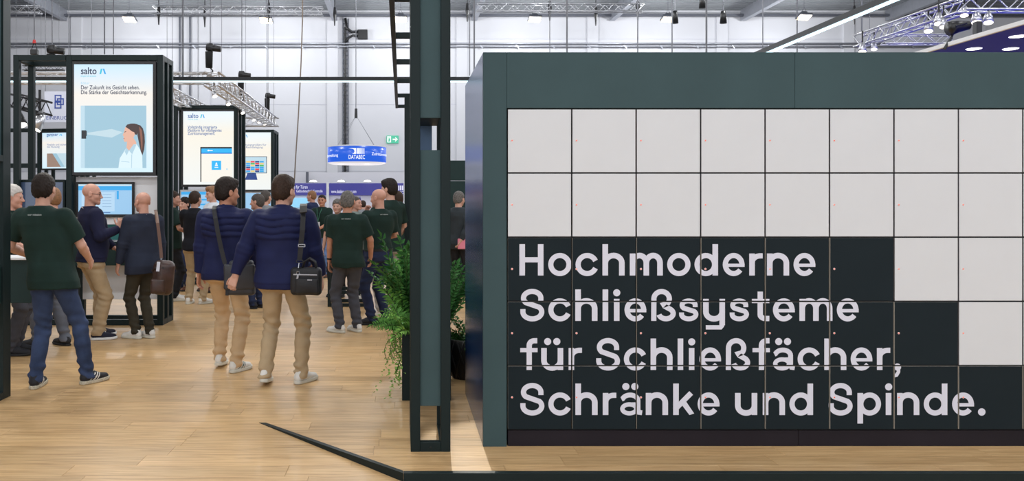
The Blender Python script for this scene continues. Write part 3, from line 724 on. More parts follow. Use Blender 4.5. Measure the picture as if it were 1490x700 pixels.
# tower 1, with monitor, counter and white panels
D1 = 10.8
t1 = frame_tower('screen_tower', 'nearest dark green tower with a portrait screen showing a woman in profile', sx(96, D1), sx(237, D1), D1, 0.50, 3.545,
                 (sx(107.5, D1), sx(222, D1), sz(250.5, D1), sz(93.5, D1)), content_a)
x0, x1 = sx(96, D1)+0.075, sx(237, D1)-0.075
b = MB(); b.cbox(x0, x1, D1+0.14, D1+0.20, sz(327, D1), sz(257, D1), 0.003); b.build('monitor_panel', M['white'], t1)
b = MB(); b.cbox(x0+0.02, sx(191.5, D1), D1+0.09, D1+0.135, sz(316, D1), sz(264.5, D1), 0.005); mon = b.build('monitor', M['blackplastic'], t1)
E_MON = emat('monitor blue', (150, 196, 232), 0.95)
b = MB(); q = (x0+0.055, sx(188.5, D1), sz(312, D1), sz(268, D1)); b.box(q[0], q[1], D1+0.084, D1+0.091, q[2], q[3]); ms = b.build('monitor_screen', E_MON, t1)
b = MB(); F = lambda pts, mi, dy=0.0: flat(b, pts, *q, D1+0.083-dy, mi)
F(rect(0, 0, 1, .06), 1); F(rect(0, .06, 1, .20), 0); F(rect(.72, .22, .76, .50), 0); F(rect(.06, .26, .68, .9), 2)
for k in range(5): F(rect(.45, .34+.1*k, .62, .348+.1*k), 3, .0004)
F(rect(.30, .93, .60, .955), 3, .0004)
b.build('picture', [E_BLUE, E_SKY2, emat('monitor pale', (178, 212, 238), 0.95), E_INK2], ms)
b = MB(); b.cbox(x0, x1, D1+0.01, D1+0.055, sz(386.5, D1), sz(352, D1), 0.003); b.build('counter_front', M['counter_green'], t1)
b = MB(); b.cbox(x0, x1, D1+0.06, D1+0.42, sz(352, D1)-0.03, sz(352, D1), 0.003); b.build('counter_top', M['counter_green'], t1)
b = MB(); b.cbox(x0, x1, D1+0.38, D1+0.41, sz(351, D1), sz(327, D1), 0.002); b.build('teal_display', mat('teal board', (38, 128, 124), 0.4), t1)
b = MB(); b.cbox(x0, x1, D1+0.37, D1+0.40, 0.30, sz(386.5, D1), 0.002); b.build('lower_panel', M['white'], t1)
for k in range(3):
    p = MB(); px = (178, 186, 181)[k]; p.box(sx(px, D1)-0.10, sx(px, D1)+0.10, D1+0.10, D1+0.24, 0, 0.003+0.002*k)
    single('brochure', p, M['white'], ('white brochure lying open on the tower counter', 'white leaflet near the blazer on the tower counter', 'top sheet of the papers on the tower counter')[k], 'brochure', (0, 0, sz(352, D1)+0.001+0.006*k), 'papers on the tower counter') if False else None
pp = MB(); zt = sz(352, D1)
pp.face([(sx(160, D1), D1+0.09, zt+.002), (sx(190, D1), D1+0.07, zt+.002), (sx(191, D1), D1+0.25, zt+.03), (sx(163, D1), D1+0.27, zt+.004), (sx(160, D1), D1+0.09, zt), (sx(190, D1), D1+0.07, zt), (sx(191, D1), D1+0.25, zt+.027), (sx(163, D1), D1+0.27, zt)],
        [(0, 1, 2, 3), (7, 6, 5, 4), (0, 4, 5, 1), (1, 5, 6, 2), (2, 6, 7, 3), (3, 7, 4, 0)])
single('brochure', pp, M['white'], 'white brochure lying on the tower counter beside the blazer', 'brochure', (sx(175, D1), D1+0.17, zt))

# open module left of tower 1 with a dark display
tB = thing('frame_module', 'open dark green frame module with blue grey display at far left', 'frame', (sx(55, D1), D1+0.25, 0))
xa, xb = sx(19, D1), sx(95.3, D1); pw = 0.075; H1 = 3.545
for (x, y) in ((xa, D1), (xa, D1+0.425), (xb-pw, D1+0.425)):
    b = MB(); b.cbox(x, x+pw, y, y+pw, 0, H1, 0.003); b.build('post', GM, tB)
for y in (D1, D1+0.425):
    for z in (0, H1-pw):
        b = MB(); b.cbox(xa+pw, xb-(pw if y > D1 else 0), y+.001, y+pw-.001, z+.001, z+pw-.001, 0.002); b.build('cross_rail', GM, tB)
b = MB(); b.cbox(xa+0.001, xa+pw-0.001, D1+pw, D1+0.425, H1-pw+.001, H1-.001, 0.002); b.build('side_rail', GM, tB)
b = MB(); b.cbox(xa+0.001, xa+pw-0.001, D1+pw, D1+0.425, 0.001, pw-.001, 0.002); b.build('side_rail', GM, tB)
b = MB(); b.cbox(sx(15, D1), sx(90, D1), D1+0.10, D1+0.16, sz(335, D1), sz(261, D1), 0.006); dsp = b.build('display', GM, tB)
b = MB(); b.box(sx(17, D1), sx(87, D1), D1+0.094, D1+0.101, sz(333, D1), sz(265, D1)); b.build('display_screen', mat('switched off display with reflection tint', (74, 92, 122), 0.12, spec=0.7), tB)  # blue grey reflection on the unlit screen is painted as its colour

D2, D3 = 16.3, 21.6
t2 = frame_tower('screen_tower', 'middle dark green tower whose portrait screen shows a blue app window', sx(252.5, D2), sx(345.5, D2), D2, 0.85, 3.55,
                 (sx(266.5, D2), sx(344-6, D2)+0.07, sz(268.5, D2), sz(162, D2)), content_b, mats_bg=BG_B)
b = MB(); b.cbox(sx(260, D2), sx(342, D2), D2+0.10, D2+0.16, sz(318, D2), sz(276, D2), 0.004); b.build('monitor_panel', M['white'], t2)
b = MB(); q = (sx(262, D2), sx(336, D2), sz(314, D2), sz(279, D2)); b.box(q[0], q[1], D2+0.09, D2+0.10, q[2], q[3]); ms = b.build('monitor_screen', E_MON, t2)
b = MB(); F = lambda pts, mi, dy=0.0: flat(b, pts, *q, D2+0.088-dy, mi)
F(rect(0, .0, 1, .12), 0); F(rect(0, .3, 1, .36), 0); F(rect(.1, .5, .9, .56), 0); b.build('picture', [E_BLUE], ms)
b = MB(); b.cbox(sx(258, D2), sx(342, D2), D2+0.01, D2+0.06, sz(372, D2), sz(337, D2), 0.003); b.build('counter_front', M['counter_green'], t2)
b = MB(); b.cbox(sx(258, D2), sx(342, D2), D2+0.06, D2+0.6, sz(337, D2)-0.03, sz(337, D2), 0.003); b.build('counter_top', M['counter_green'], t2)
t3 = frame_tower('screen_tower', 'farthest dark green tower with a screen showing a coloured schedule', sx(330, D3), sx(398.5, D3), D3, 0.85, 3.55,
                 (sx(337, D3), sx(394, D3), sz(276, D3), sz(192.5, D3)), content_c, mats_bg=BG_B)
b = MB(); q = (sx(340, D3), sx(393, D3), sz(309, D3), sz(281, D3)); b.box(q[0], q[1], D3+0.09, D3+0.10, q[2], q[3]); ms = b.build('monitor_screen', E_MON, t3)
b = MB(); b.cbox(q[0]-.05, q[1]+.05, D3+0.10, D3+0.16, q[2]-.05, q[3]+.05, 0.004); b.build('monitor_panel', M['white'], t3)
D4 = 21.6
t4 = frame_tower('screen_tower', 'distant tower at far left with a gantner screen seen through the module'.replace('gantner ', 'slanted '), sx(54, D4), sx(54, D4)+1.28, D4, 0.7, sz(187, D4),
                 (sx(62, D4), sx(62, D4)+0.98, sz(245, D4), sz(193, D4)), content_d, mats_bg=BG_A)
t4.rotation_euler = (0, 0, math.radians(-10))
b = MB(); b.cbox(-12.4, sx(54, D4)-0.02, D4+.2, D4+.26, sz(188.5, D4)-0.05, sz(188.5, D4)+0.05, 0.004); b.cbox(-12.4, sx(54, D4)-.02, D4+.2, D4+.26, sz(240.5, D4)-0.06, sz(240.5, D4)+0.06, 0.004)
fr = thing('frame_bars', 'two dark green cross bars beside the distant slanted screen', 'frame', (-12, D4+.2, 0))
b = MB(); b.cbox(-12.4, sx(54, D4)-0.02, D4+.2, D4+.26, sz(188.5, D4)-0.05, sz(188.5, D4)+0.05, 0.004); b.build('bar', GM, fr)
b = MB(); b.cbox(-12.4, sx(54, D4)-.02, D4+.2, D4+.26, sz(240.5, D4)-0.06, sz(240.5, D4)+0.06, 0.004); b.build('bar', GM, fr)
b = MB(); b.cbox(-12.46, -12.4, D4+.2, D4+.26, 0, 3.55, 0.004); b.build('post', GM, fr)

# dark green partition behind the pillar, and a high frame table
pt = thing('partition', 'dark green partition wall seen between pillar and lockers', 'partition', (1.7, 17.2, 0))
for (x0, x1) in ((0.62, 1.9), (1.904, 3.2)):
    for (z0, z1) in ((0, sz(263, 17.2)-0.004), (sz(263, 17.2)+0.004, sz(233.5, 17.2))):
        b = MB(); b.cbox(x0, x1, 17.2, 17.26, z0, z1, 0.003); b.build('panel', M['counter_green'], pt)
b = MB(); b.cbox(0.7, 1.9, 17.14, 17.19, 0.55, 1.15, 0.003); b.build('slatted_screen', mat('teal perforated board', (40, 84, 96), 0.4), pt)
ht = thing('high_table', 'dark green open frame high table behind the grey trousers', 'table', (-0.85, 13.1, 0))
for x in (-1.14, -0.57):
    for y in (12.75, 13.35):
        b = MB(); b.cbox(x, x+0.05, y, y+0.05, 0, 1.06, 0.002); b.build('leg', GM, ht)
for y in (12.75, 13.35):
    for z in (0.002, 0.20):
        b = MB(); b.cbox(-1.09, -0.57, y+.001, y+.049, z, z+.05, 0.002); b.build('rail', GM, ht)
b = MB(); b.cbox(-1.16, -0.50, 12.73, 13.42, 1.06, 1.10, 0.003); b.build('top', M['counter_green'], ht)

# ------------------------------------------------------------------ overhead: LED bars, trusses, hoists, hanging sign, far booth
def led_bar(p0, p1, label):
    o = thing('linear_light', label, 'light bar', p0)
    b = MB(); b.bar(p0, p1, 0.060, 0.055); b.build('housing', mat('dark bar housing', (40, 43, 46), 0.45, spec=.25), o)
    dz = Vector((0, 0, 0.037)); b = MB(); b.bar(Vector(p0)-dz, Vector(p1)-dz, 0.032, 0.02); b.build('diffuser', M['ledwhite'], o)
    return o
LZ = 3.40; LY = FPX*(LZ-EYE)/(VY-115.0)
q = led_bar((-6.4, LY, LZ), (4.25, LY, LZ), 'long straight light bar hanging across the stand behind the pillar')
q = led_bar((4.30, LY-0.1, LZ), (4.30, 5.2, LZ), 'slanting light bar above the right half of the lockers')

def truss(p0, p1, w, label, m=None, square=True, n=None, group='trusses hung from the hall roof'):
    m = m or M['alu']; p0 = Vector(p0); p1 = Vector(p1); d = p1-p0; L = d.length; d.normalize()
    up = Vector((0, 0, 1)); sdv = d.cross(up).normalized()
    o = thing('truss', label, 'truss', p0, group)
    offs = [sdv*(-w/2)+up*(w/2), sdv*(w/2)+up*(w/2), sdv*(w/2)-up*(w/2), sdv*(-w/2)-up*(w/2)] if square else [sdv*(-w/2)+up*(w/2), sdv*(w/2)+up*(w/2), -up*(w/2)]
    for a in offs:
        b = MB(); b.tube([p0+a, p1+a], w*0.085, 6); b.build('chord', m, o, True)
    n = n or max(2, int(L/w)); b = MB()
    for i in range(n):
        t0, t1 = L*i/n, L*(i+1)/n
        for k in range(len(offs)):
            a, c = offs[k], offs[(k+1) % len(offs)]
            if i % 2: a, c = c, a
            b.tube([p0+d*t0+a, p0+d*t1+c], w*0.045, 5, cap=False)
    b.build('lacing', m, o, True)
    for t in (.12, .88):
        q = p0+d*(L*t)+up*(w/2); b = MB(); b.tube([q, Vector((q.x, q.y, HALL_Z+.3))], .004, 5); b.build('hanger_wire', M['wire'], o)
    return o
def at(px, py, d): return P(px, py, d)
truss(at(-20, 14, 37), at(60, 14, 37), 0.3, 'silver truss at the upper left corner of the hall')
truss(at(223, 15.5, 36), at(470, 16.5, 36), 0.34, 'silver truss crossing above the left screen towers')
truss(at(693, 11, 36), at(937, 11.5, 36), 0.32, 'silver truss above the left part of the lockers')
ZT = 3.60
truss((-8.2, 13.3, ZT+.02), (-3.08, 13.3, ZT+.02), 0.16, 'silver truss running left behind the nearest tower')
truss((-3.04, 13.2, ZT), (-3.15, 20.0, ZT), 0.22, 'silver truss running back above the middle tower')
truss((-3.9, 20.1, ZT), (-3.0, 20.1, ZT), 0.2, 'short silver truss end above the farthest tower')
truss((-4.25, 14.6, ZT), (-4.25, 17.6, ZT), 0.2, 'silver truss piece behind the side of the nearest tower')
# right booth rig
zr = EYE+236*15/FPX
truss(at(1250, 60, 15), (at(1250, 60, 15).x, 12.2, zr), 0.2, 'silver truss slanting up at the top right')
truss((at(1250, 60, 15).x-0.1, 12.1, zr), (13.5, 12.1, zr), 0.2, 'silver truss at the right end of the rig above the blue canopy')
truss(at(1285, 57.5, 15.2), at(1385, 57.5, 15.2), 0.16, 'thin silver truss behind the slanting truss at top right')
cn = thing('booth_canopy', 'royal blue booth canopy with round downlights at top right', 'canopy', (7.6, 10, 3.8))
zc = 3.80
b = MB(); b.box(7.65, 14, 7.5, 15.5, zc, zc+0.04); b.build('soffit', M['blue_fascia'], cn)
b = MB(); b.cbox(7.61, 7.65, 7.5, 15.5, zc-0.012, zc+0.045, 0.003); b.build('edge_trim', M['white'], cn)
for (px, py) in ((1417, 71), (1470.5, 71), (1481, 53), (1555, 60), (1560, 40)):
    dd = FPX*(zc-EYE)/(VY-py); X = sx(px, dd)
    b = MB(); b.lathe([(0.0, -0.006), (0.085, -0.006), (0.10, 0.0)], (X, dd, zc-0.001), 18); b.build('downlight', M['downlight'], cn)

def spot_fixture(p, aim, label, s=1.0, m=None, group='small spotlights clamped to the trusses'):
    p = Vector(p); o = thing('spotlight', label, 'spotlight', p, group); a = Vector(aim).normalized()
    b = MB(); b.tube([p+Vector((0, 0, 0.24*s)), p], 0.012*s, 6); b.build('clamp', M['blackplastic'], o)
    b = MB(); b.tube([p-a*0.06*s, p+a*0.02*s, p+a*0.10*s], [0.03*s, 0.05*s, 0.062*s], 10); b.build('housing', m or M['alu'], o, True)
    b = MB(); b.tube([p+a*0.098*s, p+a*0.106*s], 0.055*s, 10); b.build('glass', M['spotglass'], o)
    return o
for i, (px, py, d) in enumerate(((311, 135, 13.6), (331, 147, 15), (352, 160, 16.5), (368, 171, 18.5), (384, 177, 19.6), (376, 174, 19.0))):
    spot_fixture(at(px, py, d), (0.4, -0.5, -1), ('first', 'second', 'third', 'fourth', 'fifth', 'lowest')[i]+' small spotlight counted rightwards along the sloping truss', .75)
for i, (px, py, d, s) in enumerate(((1366, 27, 12.6, 1.5), (1373, 33, 12.5, 1.3), (1351, 38, 13, 1.5), (1421, 24, 12.2, 1.6), (1438, 25, 12.2, 1.5), (1403, 16, 12.3, 1.3), (1255, 69, 14.6, 1.5), (1272, 67, 14.55, 1.2))):
    spot_fixture(at(px, py-2, d), (-0.2, -0.3, -1), ('bright spotlight under the top right truss, upper one', 'bright spotlight tucked under the slanting truss', 'bright spotlight hanging lowest under the slanting truss', 'left one of two spotlights above the blue canopy', 'right one of two spotlights above the blue canopy', 'faint spotlight high above the blue canopy', 'left spotlight at the lower end of the slanting truss', 'right spotlight at the lower end of the slanting truss')[i], s*.75, group='bright spotlights at top right')
# big moving head lamp above the canopy
mh = thing('stage_lamp', 'big black stage lamp in a yoke above the blue canopy', 'stage lamp', at(1395, 40, 11.5))
c = at(1395, 40, 11.5); b = MB(); b.tube([c+Vector((-.14, 0, -.02)), c+Vector((-.02, 0, .01)), c+Vector((.14, 0, .03))], [.10, .085, .06], 12); b.build('housing', M['blackplastic'], mh, True)
b = MB(); b.tube([c+Vector((-.10, 0, -.14)), c+Vector((-.10, -.09, 0)), c+Vector((.05, -.09, .04))], .015, 6); b.tube([c+Vector((-.10, 0, -.14)), c+Vector((-.2, 0, -.3))], .02, 6); b.build('yoke', M['blackplastic'], mh)
b = MB(); b.cbox(c.x+.22, c.x+.30, c.y-.05, c.y+.05, c.z-.12, c.z+.08, .01); b.build('ballast', M['blackplastic'], mh)

def hoist(px, py, d, h, label, top=0.0):
    """chain hoist: motor, chain bag, hook, wire to the roof"""
    o = thing('chain_hoist', label, 'chain hoist', at(px, py, d), 'chain hoists above the trusses'); c = at(px, py, d)
    b = MB(); b.tube([c+Vector((-.06, 0, 0)), c+Vector((.17, 0, -.03))], [.055, .05], 10); b.cbox(c.x-.05, c.x+.05, c.y-.05, c.y+.05, c.z-.06, c.z+.06, .01); b.build('motor', M['blackplastic'], o, True)
    b = MB(); b.tube([c+Vector((-.02, 0, -.07)), c+Vector((-.02, 0, -.07-h))], [.062, .055], 10); b.build('chain_bag', mat('black cloth', (14, 14, 16), 0.9), o, True)
    b = MB(); b.tube([c+Vector((-.0, 0, -.07-h)), c+Vector((.04, 0, -.12-h)), c+Vector((.0, 0, -.2-h))], .014, 6); b.build('hook', M['blackplastic'], o)
    b = MB(); b.tube([c, Vector((c.x, c.y, HALL_Z))], .008, 5); b.build('wire', M['wire'], o)
hoist(306, 69, 13.4, .26, 'nearest chain hoist with black bag above the light bar')
hoist(352, 108, 16.0, .34, 'middle chain hoist with black bag crossing the light bar')
hoist(390, 139, 19.5, .34, 'farthest chain hoist with black bag above the sloping truss end')
hoist(76, 72, 12.0, .05, 'small chain hoist motor above the left module')
o = thing('lifting_chain', 'lifting chain with red shackle above the left module', 'chain', at(50, 60, 12)); c = at(50, 60, 12)
b = MB(); b.tube([c, Vector((c.x, c.y, HALL_Z))], .010, 5); b.build('wire', M['wire'], o)
b = MB(); b.tube([c+Vector((0, 0, .02)), c+Vector((0, 0, -.03))], [.02, .028], 8); b.build('shackle', mat('red shackle', (200, 50, 50), .5), o)
b = MB(); b.tube([c, c+Vector((-.05, 0, -.15))], .006, 5); b.tube([c, c+Vector((.05, 0, -.15))], .006, 5); b.cbox(c.x-.05, c.x+.05, c.y-.04, c.y+.04, c.z-.2, c.z-.12, .01); b.build('hook', M['blackplastic'], o)

# thin suspension wires
def wire(px0, y0, px1, y1, d, label, r=.008, m=None):
    p, q = at(px0, y0, d), at(px1, y1, d)
    if y0 <= 2: p.z = HALL_Z+.2
    b = MB(); b.tube([p, q], r, 5); single('suspension_wire', b, m or M['wire'], label, 'wire', q, 'suspension wires from the roof')
for (px, y1, d, lab, r) in ((152, 79, 11.0, 'left one of two wires above the nearest tower', .009), (165, 79, 11.0, 'right one of two wires above the nearest tower', .007), (133, 79, 30, 'pale thin wire far behind the nearest tower', .012),
        (266, 112, LY, 'wire holding the left part of the light bar', .014), (690, 120, LY, 'wire beside the corner of the locker wall', .012), (683.5, 110, 14, 'thin wire just left of the locker wall', .008),
        (825, 130, LY, 'wire above the third locker column', .012), (800, 130, 20, 'pale wire above the locker wall under a truss hook', .01), (928, 130, 24, 'wire under the truss end over the lockers', .02),
        (978, 130, 24, 'wire beside the black loudspeaker over the lockers', .02), (1028, 120, LY, 'dark wire above the fourth locker column', .014), (1160, 120, 14, 'wire below the warm lamp right of the fascia seam', .012), (1110, 130, 24, 'pale wire left of the slanting light bar', .016), (1254, 45, 15, 'wire to the lower end of the slanting truss', .015)):
    wire(px, 0, px, y1, d, lab, r)
b = MB(); pts = [at(441, 0, 24), at(440, 30, 24), at(438, 90, 24), at(434, 170, 24), at(430, 230, 24), at(428, 268, 24)]; pts[0].z = HALL_Z
b.tube(pts, .02, 5); single('hanging_cable', b, mat('brown grey cable', (120, 108, 96), .7), 'slack cable hanging down left of the round blue sign', 'cable', pts[-1])
# black hall loudspeakers
for (px, py, s, lab) in ((982, 24, 1.0, 'black loudspeaker beside the fifth lamp'), (1052.5, 24, 1.0, 'black loudspeaker hanging alone over the lockers'), (1022, 2, 1.1, 'black fixture cut by the top edge over the lockers')):
    c = at(px, py, 30); o = thing('loudspeaker', lab, 'loudspeaker', c, 'black loudspeakers under the roof')
    b = MB(); b.tube([c+Vector((0, 0, .2)), c+Vector((0, 0, .1)), c+Vector((0, 0, -.25))], [.08, .10, .125], 12); b.build('body', M['blackplastic'], o, True)
    b = MB(); b.tube([c+Vector((0, 0, .2)), Vector((c.x, c.y, HALL_Z))], .015, 5); b.build('hanger', M['wire'], o)
# hooks below the upper trusses
for i, (px, py, d) in enumerate(((800, 20, 36), (928, 20, 36), (391, 22, 36), (231, 26, 36), (867, 28, 38), (680, 22, 38), (487, 28, 38), (298, 30, 38), (1243, 26, 38))):
    c = at(px, py, d); b = MB(); b.tube([Vector((c.x, c.y, HALL_Z+.2)), c+Vector((0, 0, .55))], .02, 5); b.tube([c+Vector((0, 0, .55)), c+Vector((0, 0, .2)), c, c+Vector((0, 0, -.3))], [.05, .09, .05, .03], 6)
    single('rigging_hook', b, M['blackplastic'], ('rigging hook under the truss above the second locker column', 'rigging hook at the truss end over the lockers', 'rigging hook beside the second lamp', 'rigging hook at the left truss end', 'small hook over the second fascia third', 'small hook just right of the pillar top', 'small hook above the cable ladder', 'small hook between first and second lamp', 'small hook right of the slanting light bar')[i], 'hook', c, 'rigging hooks under the roof')
# two conduits on the back wall at left
for i, px in enumerate((262, 277)):
    b = MB(); b.tube([(wx(px), HALL_D-.08, wz(165)), (wx(px), HALL_D-.08, wz(20))], .05, 6); single('conduit', b, M['steel_dark'], ('left', 'right')[i]+' one of two vertical conduits on the wall above the middle tower', 'conduit', (wx(px), HALL_D-.08, wz(165)), 'conduits on the back wall')

# round hanging sign
RD = 30.0; c = at(519.5, 226, RD); R = 42.5/FPX*RD; hh = 11.0/FPX*RD
hs = thing('hanging_sign', 'round blue hanging sign with white lettering below the hall roof', 'sign', c)
b = MB(); b.lathe([(R*.96, -hh), (R, -hh), (R, hh), (R*.96, hh)], c, 64, cap=False); b.build('band', emat('sign blue', (28, 92, 215), 1.0), hs, True)
b = MB(); b.lathe([(0, -hh-.05), (R*.9, -hh-.05), (R, -hh-.001)], c, 64, cap=False); b.build('underside', emat('sign white glow', (236, 228, 228), .8), hs)
b = MB(); b.lathe([(R, hh), (R, hh+.04), (R*.97, hh+.04)], c, 64, cap=False); b.build('top_rim', M['white'], hs)
b = MB(); Rw = R+.012; wr = (c.x, c.y, Rw)
text_mb(b, 'DATABEC', .20, (c.x+.04-.29, 0, c.z-.19), bold=.001, wrap=wr, fit=.58)
text_mb(b, 'Zutrittsverwaltung', .15, (c.x+R*.56, 0, c.z-.05), bold=.001, wrap=wr, fit=1.15)
text_mb(b, 'Zutrittsverwaltung', .15, (c.x-R*.63-1.15, 0, c.z-.09), bold=.001, wrap=wr, fit=1.15)
text_mb(b, 'verwaltung', .26, (c.x-R*.58, 0, c.z-.05), 'RIGHT', bold=.008, wrap=wr) if False else None
def wrapquad(mb, x0, x1, z0, z1, n=3):
    for i in range(n):
        a, e = x0+(x1-x0)*i/n, x0+(x1-x0)*(i+1)/n
        f = lambda x, z: (c.x+Rw*math.sin((x-c.x)/Rw), c.y-Rw*math.cos((x-c.x)/Rw), z)
        mb.poly([f(a, z0), f(e, z0), f(e, z1), f(a, z1)])
for k in range(4): wrapquad(b, c.x+.06+.075*k, c.x+.06+.055-.008*k+.075*k, c.z-.01, c.z+.19, 1)
n = 10; f = lambda x, z: (c.x+Rw*math.sin((x-c.x)/Rw), c.y-Rw*math.cos((x-c.x)/Rw), z)
b.poly([f(c.x-.26, c.z+.19), f(c.x+.03, c.z+.19), f(c.x+.03, c.z-.01), f(c.x-.12, c.z-.01)]+[f(c.x-.12+.09*math.sin(math.pi*i/6), c.z+.08-.09*math.cos(math.pi*i/6)) for i in range(1, 7)])
b.build('lettering', emat('sign lettering', (240, 246, 255), 1.1), hs)
b = MB(); top = at(518, 168, RD)
for a in range(4):
    t = math.pi/4+a*math.pi/2; b.tube([(c.x+R*.9*math.cos(t), c.y+R*.9*math.sin(t), c.z+hh), top], .006, 4)
b.tube([top, Vector((top.x, top.y, HALL_Z))], .014, 5); b.build('suspension', M['wire'], hs)
b = MB(); b.tube([top+Vector((0, 0, .25)), top+Vector((0, 0, -.1))], [.05, .06], 6); b.build('hook', M['blackplastic'], hs)

# far booth with blue header band
BD = 33.0
bo = thing('exhibition_booth', 'distant white booth with violet blue header band and small lamps', 'booth', (sx(500, BD), BD, 0))
for (x0, x1) in ((380, 408), (409, 475.5), (478.5, 588), (590, 640)):
    b = MB(); b.box(sx(x0, BD), sx(x1, BD), BD+.1, BD+.2, 0, sz(266, BD)); b.build('wall_panel', mat('booth white', (222, 220, 230), .6), bo)
    b = MB(); b.box(sx(x0, BD), sx(x1, BD), BD+.0, BD+.1, sz(284, BD), sz(266.5, BD)); b.build('header', emat('booth violet', (62, 60, 156), .7), bo)
for px in (408.5, 477, 589):
    b = MB(); b.box(sx(px, BD)-.05, sx(px, BD)+.05, BD-.1, BD+.2, 0, sz(265, BD)); b.build('upright', M['white'], bo)
b = MB(); text_mb(b, 'www.databec-systems.com', .20, (sx(482, BD), BD-.01, sz(281, BD)), fit=1.0); text_mb(b, 'beste für Türen', .20, (sx(420, BD), BD-.01, sz(274.5, BD)), fit=.75); text_mb(b, 'Gebäudetechnik Kontrolle', .16, (sx(431, BD), BD-.01, sz(280, BD)), fit=1.05); text_mb(b, 'DATABEC', .15, (sx(568.5, BD), BD-.01, sz(282, BD)), fit=.5)
for k in range(4): b.box(sx(577+2.6*k, BD), sx(578.6+2.6*k, BD), BD-.012, BD-.01, sz(277, BD), sz(270, BD))
b.poly([(sx(569, BD), BD-.01, sz(270, BD)), (sx(575.5, BD), BD-.01, sz(270, BD)), (sx(575.5, BD), BD-.01, sz(277, BD)), (sx(572, BD), BD-.01, sz(277, BD))])
b.build('lettering', emat('booth lettering', (225, 225, 245), 1.0), bo)
b = MB(); b.box(sx(412, BD), sx(448, BD), BD+.02, BD+.08, sz(302, BD), sz(288, BD)); b.build('booth_screen', emat('booth screen', (140, 205, 240), 1.0), bo)
for px in (457, 497, 535, 568):
    b = MB(); b.lathe([(.0, -.03), (.15, -.03), (.10, .02), (.0, .03)], (sx(px, BD), BD-.3, sz(263.5, BD)), 12); b.build('lamp', M['downlight'], bo)
    b = MB(); b.bar((sx(px, BD), BD-.3, sz(263.5, BD)), (sx(px, BD), BD+.1, sz(263, BD)), .04); b.build('lamp_arm', M['steel_dark'], bo)
b = MB(); b.poly([(sx(514, BD), BD+.09, sz(297, BD)), (sx(527, BD), BD+.09, sz(297, BD)), (sx(524, BD), BD+.09, sz(286, BD)), (sx(520, BD), BD+.09, sz(290, BD))]); b.build('wall_graphic', emat('booth violet', (62, 60, 156), .7), bo)
b = MB(); b.box(-26, 38, 36, 36.2, 0, sz(251, 36)); bw = single('hall_partition', b, mat('hall partition white', (206, 206, 212), .7), 'plain white partition running behind the distant booths', 'partition', (0, 36, 0))
b = MB(); b.cbox(sx(445, 35.5), sx(448.5, 35.5), 35.5, 35.7, 0, sz(250, 35.5), .01); single('partition_post', b, M['steel_dark'], 'grey post sticking up above the distant booth', 'post', (sx(447, 35.5), 35.6, 0))
b = MB(); b.box(sx(590.5, 26), sx(594, 26), 26, 26.1, sz(310, 26), sz(262, 26)); 
# hanging banner at far left with interlocking squares
bn = thing('hanging_banner', 'white banner with blue interlocking squares seen through the left module', 'banner', at(80, 178, 24))
b = MB(); b.cbox(sx(64.5, 24), sx(104, 24), 24, 24.03, sz(178, 24), sz(133, 24), .003); b.build('board', mat('banner white', (218, 222, 236), .6), bn)
b = MB()
def sqring(mb, u, v, s, t, y):
    x, z = sx(u, 24), sz(v, 24); s = s/FPX*24; t = t/FPX*24
    mb.box(x-s, x+s, y-.003, y, z+s-t, z+s); mb.box(x-s, x+s, y-.003, y, z-s, z-s+t); mb.box(x-s, x-s+t, y-.003, y, z-s+t, z+s-t); mb.box(x+s-t, x+s, y-.003, y, z-s+t, z+s-t)
sqring(b, 84.5, 143, 5, 1.7, 23.999); sqring(b, 88, 148, 5, 1.7, 23.996); sqring(b, 84.5, 153, 5, 1.7, 23.993)
text_mb(b, 'EINBRUCH', .15, (sx(67, 24), 23.998, sz(174, 24)))
b.build('lettering', mat('banner blue', (50, 78, 160), .5), bn)
b = MB(); b.tube([at(66, 133, 24), at(66, 0, 24)], .01, 4); b.tube([at(100, 133, 24), at(100, 0, 24)], .01, 4); b.build('cord', M['wire'], bn)
truss(at(18, 145, 22), at(66, 158, 20.5), .32, 'black truss seen through the left module', M['blackplastic'])
truss(at(34, 99, 18), at(93, 98.5, 18), .1, 'thin black truss near the top of the left module', M['blackplastic'])
spot_fixture(at(58, 172, 21), (-.4, -.3, -1), 'big silver spotlight below the black truss at left', 3.0, group='left spotlights')
spot_fixture(at(28, 170, 21), (.4, -.3, -1), 'spotlight cut by the module post below the black truss', 2.4, M['blackplastic'], group='left spotlights')

# ------------------------------------------------------------------ stand spotlights on a rig above the picture: they light the aisle from behind
rig = thing('spotlight_rig', 'black spotlight bar hung above the stand, out of the picture', 'spotlight bar', (-2, 11.0, 5.0))
b = MB(); b.tube([(-6, 11.0, 5.12), (1.2, 11.0, 5.12)], .03, 8); b.build('bar', M['blackplastic'], rig)
for X, aim in ((0.52, (0.60, 5.3, 0)), (-1.7, (-1.2, 5.8, 0)), (-4.2, (-2.8, 6.6, 0))):
    pz = Vector((X, 11.0, 5.0)); a = (Vector(aim)-pz).normalized()
    b = MB(); b.tube([pz-a*.14, pz, pz+a*.08], [.05, .08, .085], 12); b.build('housing', M['blackplastic'], rig, True)
    ld = bpy.data.lights.new('spot_light', 'SPOT'); ld.energy = SPOT_W*(1.35 if X > 0 else 0.22); ld.spot_size = math.radians(8.5 if X > 0 else 62); ld.spot_blend = .35 if X > 0 else .6; ld.shadow_soft_size = .035 if X > 0 else .25; ld.color = (1.0, .95, .84)
    lo = bpy.data.objects.new('spot_light', ld); COL.objects.link(lo); lo.parent = rig; lo.location = pz+a*.10-ORG[rig.name][0]
    lo.rotation_euler = a.to_track_quat('-Z', 'Y').to_euler()

